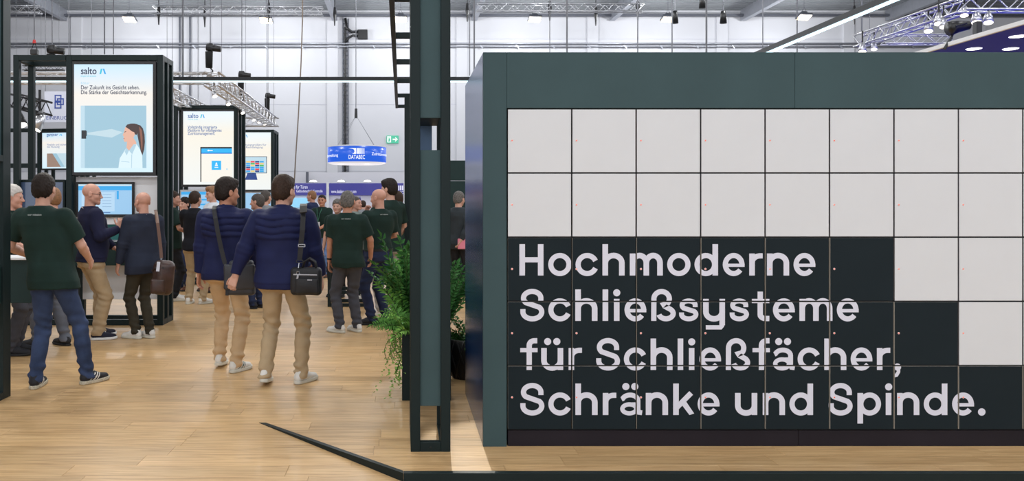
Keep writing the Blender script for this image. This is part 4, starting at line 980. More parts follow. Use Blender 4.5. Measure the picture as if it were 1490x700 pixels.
# ------------------------------------------------------------------ planters and plants
random.seed(21)
def leaflet(mb, base, d, nrm, L, w, fold=.25, mi=0):
    """one small leaf: two folded halves with a pointed tip"""
    d = Vector(d).normalized(); n = Vector(nrm); n = (n-d*n.dot(d)).normalized(); s = d.cross(n)
    b = Vector(base); up = n*(w*fold)
    mid = b+d*(L*.45)-up*.3; tip = b+d*L-n*(L*.10)
    l = b+d*(L*.42)-s*(w/2)+up; r = b+d*(L*.42)+s*(w/2)+up
    mb.face([b, l, tip, mid, r], [(0, 1, 3), (1, 2, 3), (0, 3, 4), (3, 2, 4)], mi)
def frond_mesh(name, L, droop, pairs, ll, lw, taper=.5, mats=None, spread=.9, roll=None):
    """arching stem along +X with paired leaflets, growing up from the origin"""
    mb = MB(); pts = []; roll = random.uniform(-1.3, 1.3) if roll is None else roll
    for i in range(9):
        t = i/8; pts.append(Vector((L*(.35*t+.45*t*t*droop), 0, L*(t-.42*droop*t*t))))
    mb.tube(pts, [.006*(1-.6*i/8) for i in range(9)], 5, mi=1)
    for k in range(pairs):
        t = .16+.82*k/(pairs-1); i = min(7, int(t*8)); f = t*8-i; p = pts[i].lerp(pts[i+1], f); tg = (pts[i+1]-pts[i]).normalized()
        sc = 1-taper*abs(t-.45)*1.3
        for sgn in (-1, 1):
            s0 = Vector((0, 1, 0)); n0 = Vector((-tg.z, 0, tg.x)); rr = roll+random.uniform(-.35, .35); sd = s0*math.cos(rr)+n0*math.sin(rr)
            d = tg*random.uniform(.45, .75)+sd*(sgn*spread)
            leaflet(mb, p, d, n0*math.cos(rr)-s0*math.sin(rr), ll*sc*random.uniform(.85, 1.1), lw*sc, random.uniform(.1, .4))
    leaflet(mb, pts[-1], pts[-1]-pts[-2], (0, 0, 1), ll*.8, lw*.8)
    me = mb.mesh(name, None, 0, False)
    for m in mats: me.materials.append(m)
    return me
ZZ = [frond_mesh('frond', .78, d_, 13, .115, .055, .5, (M['leaf_dark'], M['stem']), .8) for d_ in (.15, .35, .6, .25, .5)]
ZZL = [frond_mesh('frond', .66, d_, 11, .115, .055, .5, (M['leaf_mid'], M['stem']), .8) for d_ in (.3, .55, .4)]
FE = [frond_mesh('frond', .46, d_, 15, .105, .040, .9, (m_, M['stem']), 1.2) for d_, m_ in ((.9, M['leaf_mid']), (1.3, M['leaf_light']), (1.1, M['leaf_mid']), (.7, M['leaf_light']), (1.0, M['leaf_dark']))]
def vine_mesh(L, side):
    mb = MB(); pts = []
    for i in range(10):
        t = i/9; pts.append(Vector((.16*math.sin(t*1.8)+.04*math.sin(9*t+side), .02*math.sin(7*t+side), .06*math.sin(math.pi*min(1, t*2))-L*t*t)))
    mb.tube(pts, .003, 4, mi=1)
    for k in range(36):
        t = (k+.5)/26; i = min(8, int(t*9)); p = pts[i].lerp(pts[i+1], t*9-i)
        leaflet(mb, p, (random.uniform(-.6, 1), random.uniform(-1, 1), random.uniform(-.8, .5)), (0, -.5, 1), random.uniform(.028, .045), .026, .2)
    me = mb.mesh('trailing_vine', None, 0, False); me.materials.append(M['leaf_light']); me.materials.append(M['stem']); return me
VI = [vine_mesh(.34, 0), vine_mesh(.26, 2), vine_mesh(.42, 4)]
def place(parent, me, name, loc, az, sc=1.0, tilt=0.0):
    o = bpy.data.objects.new(name, me); COL.objects.link(o); o.parent = parent; o.location = loc; o.rotation_euler = (0, tilt, az); o.scale = (sc,)*3; return o
def planter(x0, x1, y0, y1, h, label):
    o = thing('planter', label, 'planter', ((x0+x1)/2, (y0+y1)/2, 0)); t = .02
    for (a, c, e, f) in ((x0, x1, y0, y0+t), (x0, x1, y1-t, y1), (x0, x0+t, y0+t, y1-t), (x1-t, x1, y0+t, y1-t)):
        b = MB(); b.cbox(a, c, e, f, 0, h, .003); b.build('side', GM, o)
    b = MB(); b.box(x0+t, x1-t, y0+t, y1-t, 0.02, h-.05); b.build('soil', M['soil'], o)
    return o
x0, x1, y0, y1, ph = sx(585, 6.65), .40, 6.65, 7.55, .56
planter(x0, x1, y0, y1, ph, 'dark green planter box standing behind the pillar foot')
RA = math.radians
def plant(name, label, c, h, items):
    o = thing(name, label, 'plant', (c[0], c[1], h))
    for me, nm, dx, dy, az, s, ti in items: place(o, me, nm, (dx, dy, 0), RA(az), s, ti)
    return o
it = []
for k in range(36):
    it.append((random.choice(ZZ+ZZL), 'frond', random.uniform(-.09, .09), random.uniform(-.10, .16), 180+random.uniform(-100, 100) if k < 27 else random.uniform(60, 150), random.uniform(.65, 1.05), random.uniform(-.30, .10)))
plant('zz_plant', 'tall glossy leaved plant with arching stems left of the pillar', (.10, 7.10), ph-.06, it)
it = []
for k in range(44): it.append((random.choice(FE), 'frond', random.uniform(-.08, .06), random.uniform(-.10, .10), 200+random.uniform(-110, 110), random.uniform(.5, .8), random.uniform(-.2, .5)))
plant('fern', 'feathery light green fern spilling over the planter edge', (.08, 6.82), ph-.06, it)
it = []
for k in range(14): it.append((random.choice(VI), 'trailing_vine', random.uniform(-.06, .05), random.uniform(-.12, .25), 180+random.uniform(-70, 60), random.uniform(.7, 1.0), 0))
plant('trailing_plant', 'small leaved trailing plant hanging down the planter side', (.06, 6.85), ph+.0, it)
it = []
for k in range(18): it.append((random.choice(ZZ), 'frond', random.uniform(-.08, .08), random.uniform(-.08, .1), random.uniform(-15, 100), random.uniform(.55, .8), random.uniform(-.25, .15)))
plant('zz_plant', 'glossy leaved plant behind the pillar leaning towards the lockers', (.34, 7.30), ph-.06, it)
# round woven black basket with low plant between pillar and lockers
bk = thing('woven_basket', 'black woven round plant basket between pillar and lockers', 'basket', (.60, 7.55, 0))
b = MB(); b.lathe([(.13, 0), (.17, .12), (.19, .26), (.18, .36), (.165, .36), (.16, .30)], (.60, 7.55, 0), 24, cap=False); b.lathe([(0, .30), (.16, .30)], (.60, 7.55, 0), 24, cap=False); b.build('shell', mat('black wicker', (20, 20, 22), .5, bump=.5, bscale=90), bk, True)
for k in range(24):
    a = 2*math.pi*k/24; b = MB(); pts = [(.60+r_*math.cos(a+z*1.6*(1 if k % 2 else -1)), 7.55+r_*math.sin(a+z*1.6*(1 if k % 2 else -1)), z) for r_, z in ((.135, .01), (.175, .12), (.196, .26), (.186, .35))]
    b.tube(pts, .008, 5); b.build('woven_strand', M['blackplastic'], bk, True)
it = []
for k in range(14): it.append((random.choice(FE+ZZ[1:]), 'frond', random.uniform(-.06, .06), random.uniform(-.06, .06), random.uniform(0, 360), random.uniform(.55, .8), random.uniform(.1, .7)))
plant('leafy_plant', 'low leafy plant growing in the black woven basket', (.60, 7.55), .31, it)

# ------------------------------------------------------------------ people: distance fields turned into smooth continuous meshes
def smin(a, b, k):
    if k <= 0: return np.minimum(a, b)
    h = np.maximum(k-np.abs(a-b), 0)/k
    return np.minimum(a, b)-h*h*k*0.25
def smax(a, b, k): return -smin(-a, -b, k)
def V(*a): return np.array(a, dtype=np.float32)
class Field:
    def __init__(s, lo, hi, v, zs=None):
        s.xs = np.arange(lo[0], hi[0]+v, v, dtype=np.float32); s.ys = np.arange(lo[1], hi[1]+v, v, dtype=np.float32)
        s.zs = np.asarray(zs, dtype=np.float32) if zs is not None else np.arange(lo[2], hi[2]+v, v, dtype=np.float32)
        s.F = np.full((len(s.xs), len(s.ys), len(s.zs)), 1.0, np.float32); s.v = v
    def sub(s, lo, hi):
        r = []
        for a, l, h in ((s.xs, lo[0], hi[0]), (s.ys, lo[1], hi[1]), (s.zs, lo[2], hi[2])):
            r.append(slice(int(np.searchsorted(a, l)), int(np.searchsorted(a, h))))
        return tuple(r)
    def add(s, lo, hi, fn, k=0.0, op='u', pad=0.05):
        ix = s.sub((lo[0]-pad, lo[1]-pad, lo[2]-pad), (hi[0]+pad, hi[1]+pad, hi[2]+pad))
        X, Y, Z = s.xs[ix[0]][:, None, None], s.ys[ix[1]][None, :, None], s.zs[ix[2]][None, None, :]
        if 0 in (X.size, Y.size, Z.size): return
        d = fn(X, Y, Z); F = s.F[ix]
        s.F[ix] = smin(F, d, k) if op == 'u' else smax(F, -d, k) if op == 's' else smax(F, d, k)
    def cone(s, a, b, r1, r2, k=0.03, op='u', clip=None, sq=None):
        """tapered capsule from a to b; clip=(point, normal) keeps the side the normal points away from"""
        a = np.asarray(a, np.float32); b = np.asarray(b, np.float32); R = max(r1, r2)
        def fn(X, Y, Z):
            d = cone_d(X, Y, Z, a, b, r1, r2)
            if clip is not None:
                p, n = clip; d = np.maximum(d, (X-p[0])*n[0]+(Y-p[1])*n[1]+(Z-p[2])*n[2])
            return d
        s.add(np.minimum(a, b)-R, np.maximum(a, b)+R, fn, k, op)
    def ball(s, c, r, k=0.03, op='u'):
        s.add(np.array(c)-np.array(r), np.array(c)+np.array(r), lambda X, Y, Z: ell_d(X, Y, Z, c, r), k, op)
    def displace(s, fn, band=0.05):
        m = np.abs(s.F) < band; i, j, k = np.nonzero(m)
        if len(i): s.F[i, j, k] += fn(s.xs[i], s.ys[j], s.zs[k])
    def mesh(s):
        F = s.F; I = F < 0; nx, ny, nz = F.shape
        cnt = np.zeros((nx-1, ny-1, nz-1), np.int8)
        for a in (0, 1):
            for b in (0, 1):
                for c in (0, 1): cnt += I[a:nx-1+a, b:ny-1+b, c:nz-1+c]
        act = (cnt > 0) & (cnt < 8); ci, cj, ck = np.nonzero(act); n = len(ci)
        vid = np.full(act.shape, -1, np.int32); vid[ci, cj, ck] = np.arange(n)
        acc = np.zeros((n, 3), np.float32); w = np.zeros(n, np.float32)
        co = [(a, b, c) for a in (0, 1) for b in (0, 1) for c in (0, 1)]
        val = {o: F[ci+o[0], cj+o[1], ck+o[2]] for o in co}
        for o in co:
            for ax in range(3):
                if o[ax]: continue
                q = list(o); q[ax] = 1; q = tuple(q); a, b = val[o], val[q]; m = (a < 0) != (b < 0)
                t = np.where(m, a/np.where(m, a-b, 1), 0)
                p = []
                for e, (arr, ii) in enumerate(((s.xs, ci), (s.ys, cj), (s.zs, ck))):
                    x0 = arr[ii+o[e]]; x1 = arr[ii+q[e]]; p.append(x0+(x1-x0)*t)
                acc += np.stack(p, 1)*m[:, None]; w += m
        V_ = acc/np.maximum(w, 1)[:, None]; Q = []
        for ax in range(3):
            sl0 = [slice(None)]*3; sl1 = [slice(None)]*3; sl0[ax] = slice(0, -1); sl1[ax] = slice(1, None)
            a, b = I[tuple(sl0)], I[tuple(sl1)]; e = np.nonzero(a != b); flip = a[e]
            o1, o2 = [(1, 2), (2, 0), (0, 1)][ax]
            ok = (e[o1] > 0) & (e[o2] > 0) & (e[o1] < F.shape[o1]-1) & (e[o2] < F.shape[o2]-1)
            e = [x[ok] for x in e]; flip = flip[ok]
            def cell(d1, d2):
                q = [e[0].copy(), e[1].copy(), e[2].copy()]; q[o1] -= d1; q[o2] -= d2; return vid[q[0], q[1], q[2]]
            f = np.stack([cell(1, 1), cell(0, 1), cell(0, 0), cell(1, 0)], 1)
            f[~flip] = f[~flip][:, ::-1]; Q.append(f)
        return V_, np.concatenate(Q)
def cone_d(X, Y, Z, a, b, r1, r2):
    ba = b-a; l2 = float(ba @ ba) or 1e-9
    px, py, pz = X-a[0], Y-a[1], Z-a[2]
    t = np.clip((px*ba[0]+py*ba[1]+pz*ba[2])/l2, 0, 1)
    return np.sqrt((px-ba[0]*t)**2+(py-ba[1]*t)**2+(pz-ba[2]*t)**2)-(r1+(r2-r1)*t)
def ell_d(X, Y, Z, c, r):
    k = np.sqrt(((X-c[0])/r[0])**2+((Y-c[1])/r[1])**2+((Z-c[2])/r[2])**2)
    g = np.sqrt(((X-c[0])/r[0]**2)**2+((Y-c[1])/r[1]**2)**2+((Z-c[2])/r[2]**2)**2)
    return k*(k-1)/np.maximum(g, 1e-4)
def nmesh(name, Vv, Q, mats, mi=None, smooth=True):
    me = bpy.data.meshes.new(name); nf = len(Q)
    me.vertices.add(len(Vv)); me.vertices.foreach_set('co', np.ascontiguousarray(Vv, np.float32).ravel())
    me.loops.add(nf*4); me.loops.foreach_set('vertex_index', np.ascontiguousarray(Q, np.int32).ravel())
    me.polygons.add(nf); me.polygons.foreach_set('loop_start', np.arange(0, nf*4, 4, dtype=np.int32))
    try: me.polygons.foreach_set('loop_total', np.full(nf, 4, np.int32))
    except Exception: pass
    for m in mats: me.materials.append(m)
    if mi is not None: me.polygons.foreach_set('material_index', mi.astype(np.int32))
    me.update(calc_edges=True); me.validate()
    me.polygons.foreach_set('use_smooth', np.ones(len(me.polygons), bool)); me.update()
    return me
def rotz(a): c, s_ = math.cos(a), math.sin(a); return np.array([[c, -s_, 0], [s_, c, 0], [0, 0, 1]], np.float32)
def rotx(a): c, s_ = math.cos(a), math.sin(a); return np.array([[1, 0, 0], [0, c, -s_], [0, s_, c]], np.float32)
def roty(a): c, s_ = math.cos(a), math.sin(a); return np.array([[c, 0, s_], [0, 1, 0], [-s_, 0, c]], np.float32)
def unit(v): return v/(np.linalg.norm(v)+1e-9)
def ik(a, b, l1, l2, pole):
    d = b-a; L = float(np.linalg.norm(d)); L = min(L, (l1+l2)*0.999)
    dn = unit(d); x = (l1*l1-l2*l2+L*L)/(2*L); h = math.sqrt(max(l1*l1-x*x, 0))
    p = pole-dn*float(pole @ dn); return a+dn*x+unit(p)*h, a+dn*L

def head_d(x, y, z, fat=0.0):
    d = ell_d(x, y, z, (0, -.014, .034), (.076, .097, .086))
    d = smin(d, ell_d(x, y, z, (0, .022, -.03), (.062+fat, .070, .082)), .03)
    ax = np.abs(x)
    d = smin(d, cone_d(ax, y, z, V(.046+fat, -.004, -.052), V(.014, .068, -.096), .021, .019), .03)
    d = smin(d, cone_d(ax, y, z, V(.0, .05, -.085), V(.0, .074, -.098), .022, .017), .02)
    d = smin(d, cone_d(ax, y, z, V(.012, .078, .020), V(.044, .066, .018), .012, .010), .018)
    d = smin(d, ell_d(ax, y, z, (.042, .052, -.028), (.026, .028, .028)), .02)
    d = smax(d, -ell_d(ax, y, z, (.031, .098, -.001), (.017, .018, .011)), .012)
    d = smin(d, ell_d(ax, y, z, (.031, .073, -.001), (.013, .011, .009)), .004)
    d = smin(d, cone_d(x, y, z, V(0, .082, .010), V(0, .106, -.031), .0085, .0125), .012)
    d = smin(d, ell_d(ax, y, z, (.0125, .093, -.035), (.009, .010, .008)), .006)
    d = smin(d, cone_d(ax, y, z, V(0, .089, -.058), V(.020, .080, -.061), .0065, .004), .006)
    d = smin(d, cone_d(ax, y, z, V(0, .087, -.069), V(.018, .079, -.067), .0075, .004), .006)
    e = ell_d(ax, y, z, (.083, -.012, -.006), (.011, .020, .032))
    e = smax(e, -ell_d(ax, y, z, (.095, -.006, -.002), (.007, .011, .017)), .005)
    return smin(d, e, .008)

def hair_d(x, y, z, st):
    t, top, front, low = st['t'], st['top'], st.get('front', 0.0), st.get('low', -.085)
    d = ell_d(x, y, z, (0, -.018, .034+top*.5), (.077+t*.55, .098+t, .086+t+top*.5))
    d = smin(d, ell_d(x, y, z, (0, -.045, -.018), (.068+t*.5, .064+t, .070+t)), .03)
    if front: d = smin(d, ell_d(x, y, z, (0, .055, .105), (.055, .04, .022+front)), .03)
    hl = np.interp(y, [-.12, -.045, -.03, -.012, .018, .028, .052, .09], [-.080, -.076, -.052, -.030, -.030, .020, .046, .060]).astype(np.float32)+.006*np.sin(x*95+2*y*40)+.004*np.sin(x*210+y*160)
    d = smax(d, hl-z, .010)
    d = smax(d, low-z, .008)
    d = smax(d, -ell_d(np.abs(x), y, z, (.088, .0, -.012), (.022, .030, .036)), .004)
    if st.get('ring'): d = smax(d, z-.055-.3*(-y), .008)
    r = st.get('rough', .003)
    w = np.sin(x*150+3*np.sin(y*60+z*40))*np.sin(y*120+2*np.sin(x*70))*np.sin(z*110+2*np.sin(y*50))
    return d+r*w

HAIR = {'short': dict(t=.007, top=.010), 'full': dict(t=.012, top=.026, front=.008), 'quiff': dict(t=.007, top=.024, front=.016, rough=.004), 'buzz': dict(t=.0035, top=.002, rough=.001),
        'curly': dict(t=.020, top=.012, rough=.012), 'ring': dict(t=.004, top=0, ring=True, rough=.001), 'thick': dict(t=.011, top=.014, rough=.0045)}
# clothing and skin materials
cloth = lambda n, c, r=.85, v=.10, b=.25: mat(n, c, r, var=v, vscale=9, bump=b, bscale=220, spec=.25, sheen=.0)
SK = {'fair': mat('fair skin', (206, 160, 140), .5, var=.05, vscale=25, spec=.35), 'rosy': mat('rosy skin', (200, 150, 130), .5, var=.06, vscale=25, spec=.35), 'tan': mat('tanned skin', (188, 134, 108), .5, var=.05, vscale=25, spec=.35)}
HM = {'dark': mat('dark brown hair', (34, 25, 20), .6, spec=.25, var=.3, vscale=60, stretch=(1, 1, .3), bump=.5, bscale=180), 'brown': mat('brown hair', (56, 40, 30), .6, spec=.25, var=.3, vscale=60, bump=.5, bscale=180), 'sandy': mat('sandy hair', (136, 96, 62), .5, var=.3, vscale=60, bump=.5, bscale=180),
      'grey': mat('grey hair', (104, 100, 96), .6, spec=.2, var=.45, vscale=50, bump=.5, bscale=180), 'white': mat('white hair', (196, 190, 184), .55, var=.15, vscale=50, bump=.5, bscale=180), 'salt': mat('salt and pepper hair', (80, 74, 70), .6, spec=.2, var=.35, vscale=60, bump=.5, bscale=180)}
M_EYE = mat('eye', (28, 22, 20), .25); M_LIP = mat('lip', (178, 104, 94), .5)
C = {'green': cloth('dark green polo cotton', (27, 47, 42)), 'navyjack': mat('royal navy jacket', (22, 29, 70), .75, var=.10, vscale=12, bump=.2, bscale=260, spec=.3), 'sweater': cloth('navy knit', (28, 30, 56)), 'blazer': cloth('navy blazer cloth', (40, 46, 62)),
     'black': cloth('black cotton', (28, 29, 36)), 'white': cloth('white shirt cotton', (218, 222, 228)), 'hood': cloth('dark navy fleece', (38, 44, 62)), 'greyshirt': cloth('grey cotton', (130, 134, 138)), 'suit': cloth('charcoal suit', (50, 56, 60)), 'bluesuit': cloth('blue suit', (34, 44, 78)),
     'khaki': cloth('khaki chino', (196, 167, 130), .85, .08), 'khaki2': cloth('stone chino', (178, 156, 124), .85, .08), 'jeans': mat('blue denim', (54, 67, 96), .85, var=.4, vscale=5, bump=.3, bscale=300, spec=.2), 'djeans': mat('dark denim', (40, 48, 74), .85, var=.25, vscale=6, bump=.3, bscale=300, spec=.2),
     'ljeans': mat('light denim', (92, 120, 164), .85, var=.2, vscale=6, bump=.3, bscale=300, spec=.2), 'greyp': cloth('grey trousers', (70, 71, 78)), 'greyj': mat('grey denim', (104, 108, 118), .85, var=.2, vscale=6, bump=.3, bscale=300, spec=.2), 'olive': cloth('dark olive trousers', (58, 54, 44)), 'lightp': cloth('light grey trousers', (158, 154, 150)), 'blackp': cloth('black trousers', (34, 35, 40)), 'floral': cloth('pale blouse', (120, 132, 128))}

# shoes: shared meshes
def shoe_meshes(name, upper, sole_c, stripe=None, sole_h=.032, low=False):
    f = Field((-.07, -.12, -.01), (.07, .25, .16), .006)
    f.cone((0, -.04, .052), (0, .05, .056), .037, .040, .01); f.cone((0, .05, .050), (0, .165, .034), .041, .034, .03)
    f.cone((0, -.045, .06), (0, -.035, .10), .037, .034, .015); f.cone((0, .03, .085), (0, -.0, .118), .024, .018, .02)
    f.add((-.1, -.2, -.1), (.1, .3, .2), lambda X, Y, Z: (.012-Z)+0*X+0*Y, .004, 'i')
    f.add((-.1, -.2, -.1), (.1, .3, .2), lambda X, Y, Z: -ell_d(X, Y, Z, (0, -.038, .13), (.026, .034, .035))+0*X, .006, 'i')
    v, q = f.mesh(); c = v[q].mean(1); mi = np.zeros(len(q), int)
    if stripe is not None:
        u = (c[:, 1]-.9*(c[:, 2]-.05)); on = (np.abs(c[:, 0]) > .020) & (c[:, 2] > .032) & (c[:, 2] < .092) & (u > .0) & (u < .085) & (np.mod(u, .030) < .014); mi[on] = 1
    mi[(np.abs(c[:, 0]) < .016) & (c[:, 1] > .015) & (c[:, 1] < .085) & (c[:, 2] > .07) & (np.mod(c[:, 1], .018) < .008)] = 2
    up = nmesh(name, v, q, [upper, stripe or upper, sole_c], mi)
    g = Field((-.075, -.12, -.012), (.075, .25, sole_h+.03), .006)
    def sd(X, Y, Z):
        a, b = V(0, -.046, 0), V(0, .168, 0)
        px, py = X, Y-a[1]; t = np.clip(py/(b[1]-a[1]), 0, 1); d2 = np.sqrt(px**2+(py-(b[1]-a[1])*t)**2)-(.040+.006*np.sin(t*3.1))
        zz = Z-np.maximum(0, Y-.13)*.12; zc = sole_h/2
        qx, qz = d2+.006, np.abs(zz-zc)-zc+.006
        return np.minimum(np.maximum(qx, qz), 0)+np.sqrt(np.maximum(qx, 0)**2+np.maximum(qz, 0)**2)-.006
    g.add((-.1, -.2, -.1), (.1, .3, .2), sd)
    v, q = g.mesh(); so = nmesh('sole', v, q, [sole_c])
    return up, so
W_SH = mat('white leather', (222, 220, 214), .5, var=.03); W_SO = mat('off white rubber', (206, 204, 192), .6); B_SH = mat('black mesh shoe', (24, 25, 32), .7, bump=.3, bscale=200); B_SO = mat('black rubber', (20, 20, 22), .6); N_SH = mat('navy knit shoe', (26, 28, 46), .8, bump=.3, bscale=200); G_ST = mat('dark green stripe', (28, 76, 66), .5); BR = mat('brown leather shoe', (96, 58, 38), .4)
SHOE = {'white': shoe_meshes('shoe', W_SH, W_SO), 'whitegreen': shoe_meshes('shoe', W_SH, W_SO, G_ST), 'runner': shoe_meshes('shoe', B_SH, mat('speckled sole', (186, 178, 158), .7, var=.3, vscale=80), W_SH), 'navy': shoe_meshes('shoe', N_SH, mat('white sole', (226, 226, 224), .6)), 'black': shoe_meshes('shoe', B_SH, B_SO, sole_h=.026), 'brown': shoe_meshes('shoe', BR, B_SO, sole_h=.026)}

TZ = [.80, .90, .97, 1.06, 1.16, 1.28, 1.38, 1.45, 1.50, 1.54]
TA = [.170, .176, .170, .160, .163, .178, .184, .165, .10, .062]
TB = [.115, .125, .120, .112, .114, .124, .122, .105, .078, .060]
TY = [.00, -.012, -.008, .0, .005, .005, -.005, -.018, -.026, -.03]
def make_person(label, at_xy, face, height=1.8, feet=((-.10, 0, 6, 0), (.10, 0, -6, 0)), hands=((-.27, .06, .82), (.27, .06, .82)), poles=((-.6, -1, 0), (.6, -1, 0)), hand_dir=(None, None), palm=((1, 0, 0), (-1, 0, 0)), curl=(.35, .35),
                hip=(0, 0), chest=(0, 0), sh_yaw=0, head=(0, 0), skin='fair', hair='short', haircol='brown', top='green', topkind='polo', bottom='khaki', shoes='white', slim=1.0, belly=0.0, wide=1.0, hem=.86, v=.009, folds=1.0, extras=(), show_legs=True, seed=0, loose=1.0, tuck=False, crop=None):
    rng = np.random.RandomState(seed+7); S = height/1.8
    root = thing('person', label, 'person', (at_xy[0], at_xy[1], 0), None, math.radians(face)); root.scale = (S, S, S)
    hipc = np.array([hip[0], hip[1], .93], np.float32); chc = np.array([chest[0], chest[1], 1.40], np.float32)
    yaw = math.radians(sh_yaw)
    def axis(z): t = np.clip((z-.93)/(1.40-.93), -.3, 1.3); return hipc[0]+(chc[0]-hipc[0])*t, hipc[1]+(chc[1]-hipc[1])*t, yaw*np.clip(t, 0, 1)
    def torso(infl, z0, z1, bell=0.0, drop=0.0):
        """elliptical body tube between two heights"""
        def fn(X, Y, Z):
            cx, cy, th = axis(Z); zz = Z
            a = np.interp(zz, TZ, TA).astype(np.float32)*wide+infl; b = np.interp(zz, TZ, TB).astype(np.float32)*(.5+.5*wide)+infl; yo = np.interp(zz, TZ, TY).astype(np.float32)
            if bell: a = a+bell*np.clip((1.15-zz)/.3, 0, 1); b = b+bell*np.clip((1.15-zz)/.3, 0, 1)
            if belly: b = b+belly*.5*np.exp(-((zz-1.08)/.14)**2); yo = yo+belly*.5*np.exp(-((zz-1.08)/.14)**2)
            dx, dy = X-cx, Y-cy-yo; c, s_ = np.cos(th), np.sin(th); u, w = dx*c+dy*s_, -dx*s_+dy*c
            k = (np.abs(u/a)**2.4+np.abs(w/b)**2.4)**(1/2.4)
            return np.maximum((k-1)*np.minimum(a, b), np.maximum(z0-Z, Z-z1))
        return fn, (hipc[0]-.3, -.35, z0), (hipc[0]+.3, .35, z1)
    R = rotz(yaw); sh = [chc+R @ V(s_*.178*wide, -.012, .045) for s_ in (-1, 1)]
    hipj = [hipc+V(s_*.088, 0, -.02) for s_ in (-1, 1)]
    ank = []; knee = []; ft = []
    for i in (0, 1):
        fx, fy, fyaw, lift = feet[i]; yr = math.radians(fyaw); a = V(fx, fy, .085+lift)
        fwd = V(-math.sin(yr), math.cos(yr), 0); kn, an = ik(hipj[i], a, .425, .43, fwd+V(0, .2, 0)); knee.append(kn); ank.append(a); ft.append((fx, fy, yr, lift))
    el = []; wr = []
    for i in (0, 1):
        e, w_ = ik(sh[i], np.array(hands[i], np.float32), .285, .255, np.array(poles[i], np.float32)); el.append(e); wr.append(w_)
    neck = chc+R @ V(0, -.028, .115); hy, hp = math.radians(head[0]), math.radians(head[1])
    HR = rotz(hy) @ rotx(hp); hc = neck+V(0, .006, .175)+HR @ V(0, .022, 0)-V(0, 0, .012)
    # ---- body (skin): head, neck, arms, hands, torso and legs in one surface
    zl = [0.06, 1.80]; fine = [(hc[2]-.16, hc[2]+.16)]+[(min(w_[2], w_[2]-.2)+0.0, w_[2]+.12) for w_ in wr]
    hv = v*.72
    zs = [0.02]
    while zs[-1] < hc[2]+.17:
        z = zs[-1]; f = any(a <= z <= b for a, b in fine); zs.append(z+(hv if f else v*2.2))
    allp = np.array(list(sh)+el+wr+ank+[hc, hipc]); lo = allp.min(0)-.22; hi = allp.max(0)+.22
    B_ = Field((lo[0], lo[1], 0), (hi[0], hi[1], 1.9), hv, zs)
    fn, l_, h_ = torso(-.02, .84, 1.53); B_.add(l_, h_, fn)
    for i in (0, 1):
        B_.cone(hipj[i], knee[i], .070, .048, .03); B_.cone(knee[i], ank[i], .046, .034, .02)
        B_.cone(sh[i], el[i], .050, .041, .03); m = el[i]*.65+wr[i]*.35; B_.cone(el[i], m, .041, .040, .01); B_.cone(m, wr[i], .040, .027, .01)
        B_.cone(neck+V(0, 0, -.06), sh[i], .05, .045, .04)
        # hand
        sd = -1 if i == 0 else 1
        d = unit(np.array(hand_dir[i], np.float32)) if hand_dir[i] is not None else unit(wr[i]-el[i]); n = np.array(palm[i], np.float32); n = unit(n-d*float(n @ d)); t_ = np.cross(d, n)*sd
        if i == 0: t_ = -np.cross(n, d)*-1*1.0 if False else np.cross(n, d)
        else: t_ = np.cross(d, n)
        kn = [wr[i]+d*.088+t_*o for o in (.030, .010, -.011, -.030)]
        for o, k_ in zip((.016, .005, -.006, -.016), kn): B_.cone(wr[i]+t_*o, k_, .0155, .0115, .008)
        c_ = curl[i]
        for k_, L in zip(kn, (.072, .081, .075, .058)):
            p, dd = k_, d; a_ = 0
            for j, fr_ in enumerate((.45, .31, .24)):
                a_ += c_*(.8 if j == 0 else 1.15); dd = d*math.cos(a_)+n*math.sin(a_); q_ = p+dd*L*fr_; B_.cone(p, q_, .0098-.0008*j, .0090-.0008*j, .003); p = q_
        p = wr[i]+d*.028+t_*.024
        for j, (L, ang) in enumerate(((.042, .75), (.032, .45+.0), (.026, .25))):
            dd = unit(d*math.cos(ang)+t_*math.sin(ang)+n*(.35+c_*.35)); q_ = p+dd*L; B_.cone(p, q_, .0125-.001*j, .0115-.001*j, .005); p = q_
    B_.cone(neck+V(0, 0, -.05), hc+HR @ V(0, -.024, -.055), .062, .055, .03)
    HRT = HR.T
    def hl(X, Y, Z):
        x, y, z = X-hc[0], Y-hc[1], Z-hc[2]
        return ((HRT[0, 0]*x+HRT[0, 1]*y+HRT[0, 2]*z)*.92, (HRT[1, 0]*x+HRT[1, 1]*y+HRT[1, 2]*z)*.97, HRT[2, 0]*x+HRT[2, 1]*y+HRT[2, 2]*z)
    B_.add(hc-.13, hc+.13, lambda X, Y, Z: head_d(*hl(X, Y, Z)), .02, pad=.02)
    vv, q = B_.mesh(); c = vv[q].mean(1); lc = ((c-hc) @ HR)*V(.92, .97, 1); mi = np.zeros(len(q), int); ax = np.abs(lc[:, 0])
    mi[(((ax-.031)/.012)**2+((lc[:, 2]+.001)/.0065)**2 < 1) & (lc[:, 1] > .055)] = 1
    mi[(ax > .014) & (ax < .048) & (lc[:, 2] > .016+.1*(.03-ax)) & (lc[:, 2] < .025) & (lc[:, 1] > .055)] = 2
    mi[(ax < .022) & (lc[:, 2] > -.074) & (lc[:, 2] < -.056) & (lc[:, 1] > .076)] = 3
    o = mk('body', nmesh('body', vv, q, [SK[skin], M_EYE, HM[haircol], M_LIP], mi), root)
    if hair:
        st = HAIR[hair]; H_ = Field(hc-.15, hc+.16, .0065 if v < .01 else .008)
        H_.add(hc-.15, hc+.16, lambda X, Y, Z: hair_d(*hl(X, Y, Z), st), 0, pad=0)
        vv, q = H_.mesh(); mk('hair', nmesh('hair', vv, q, [HM[haircol]]), root)
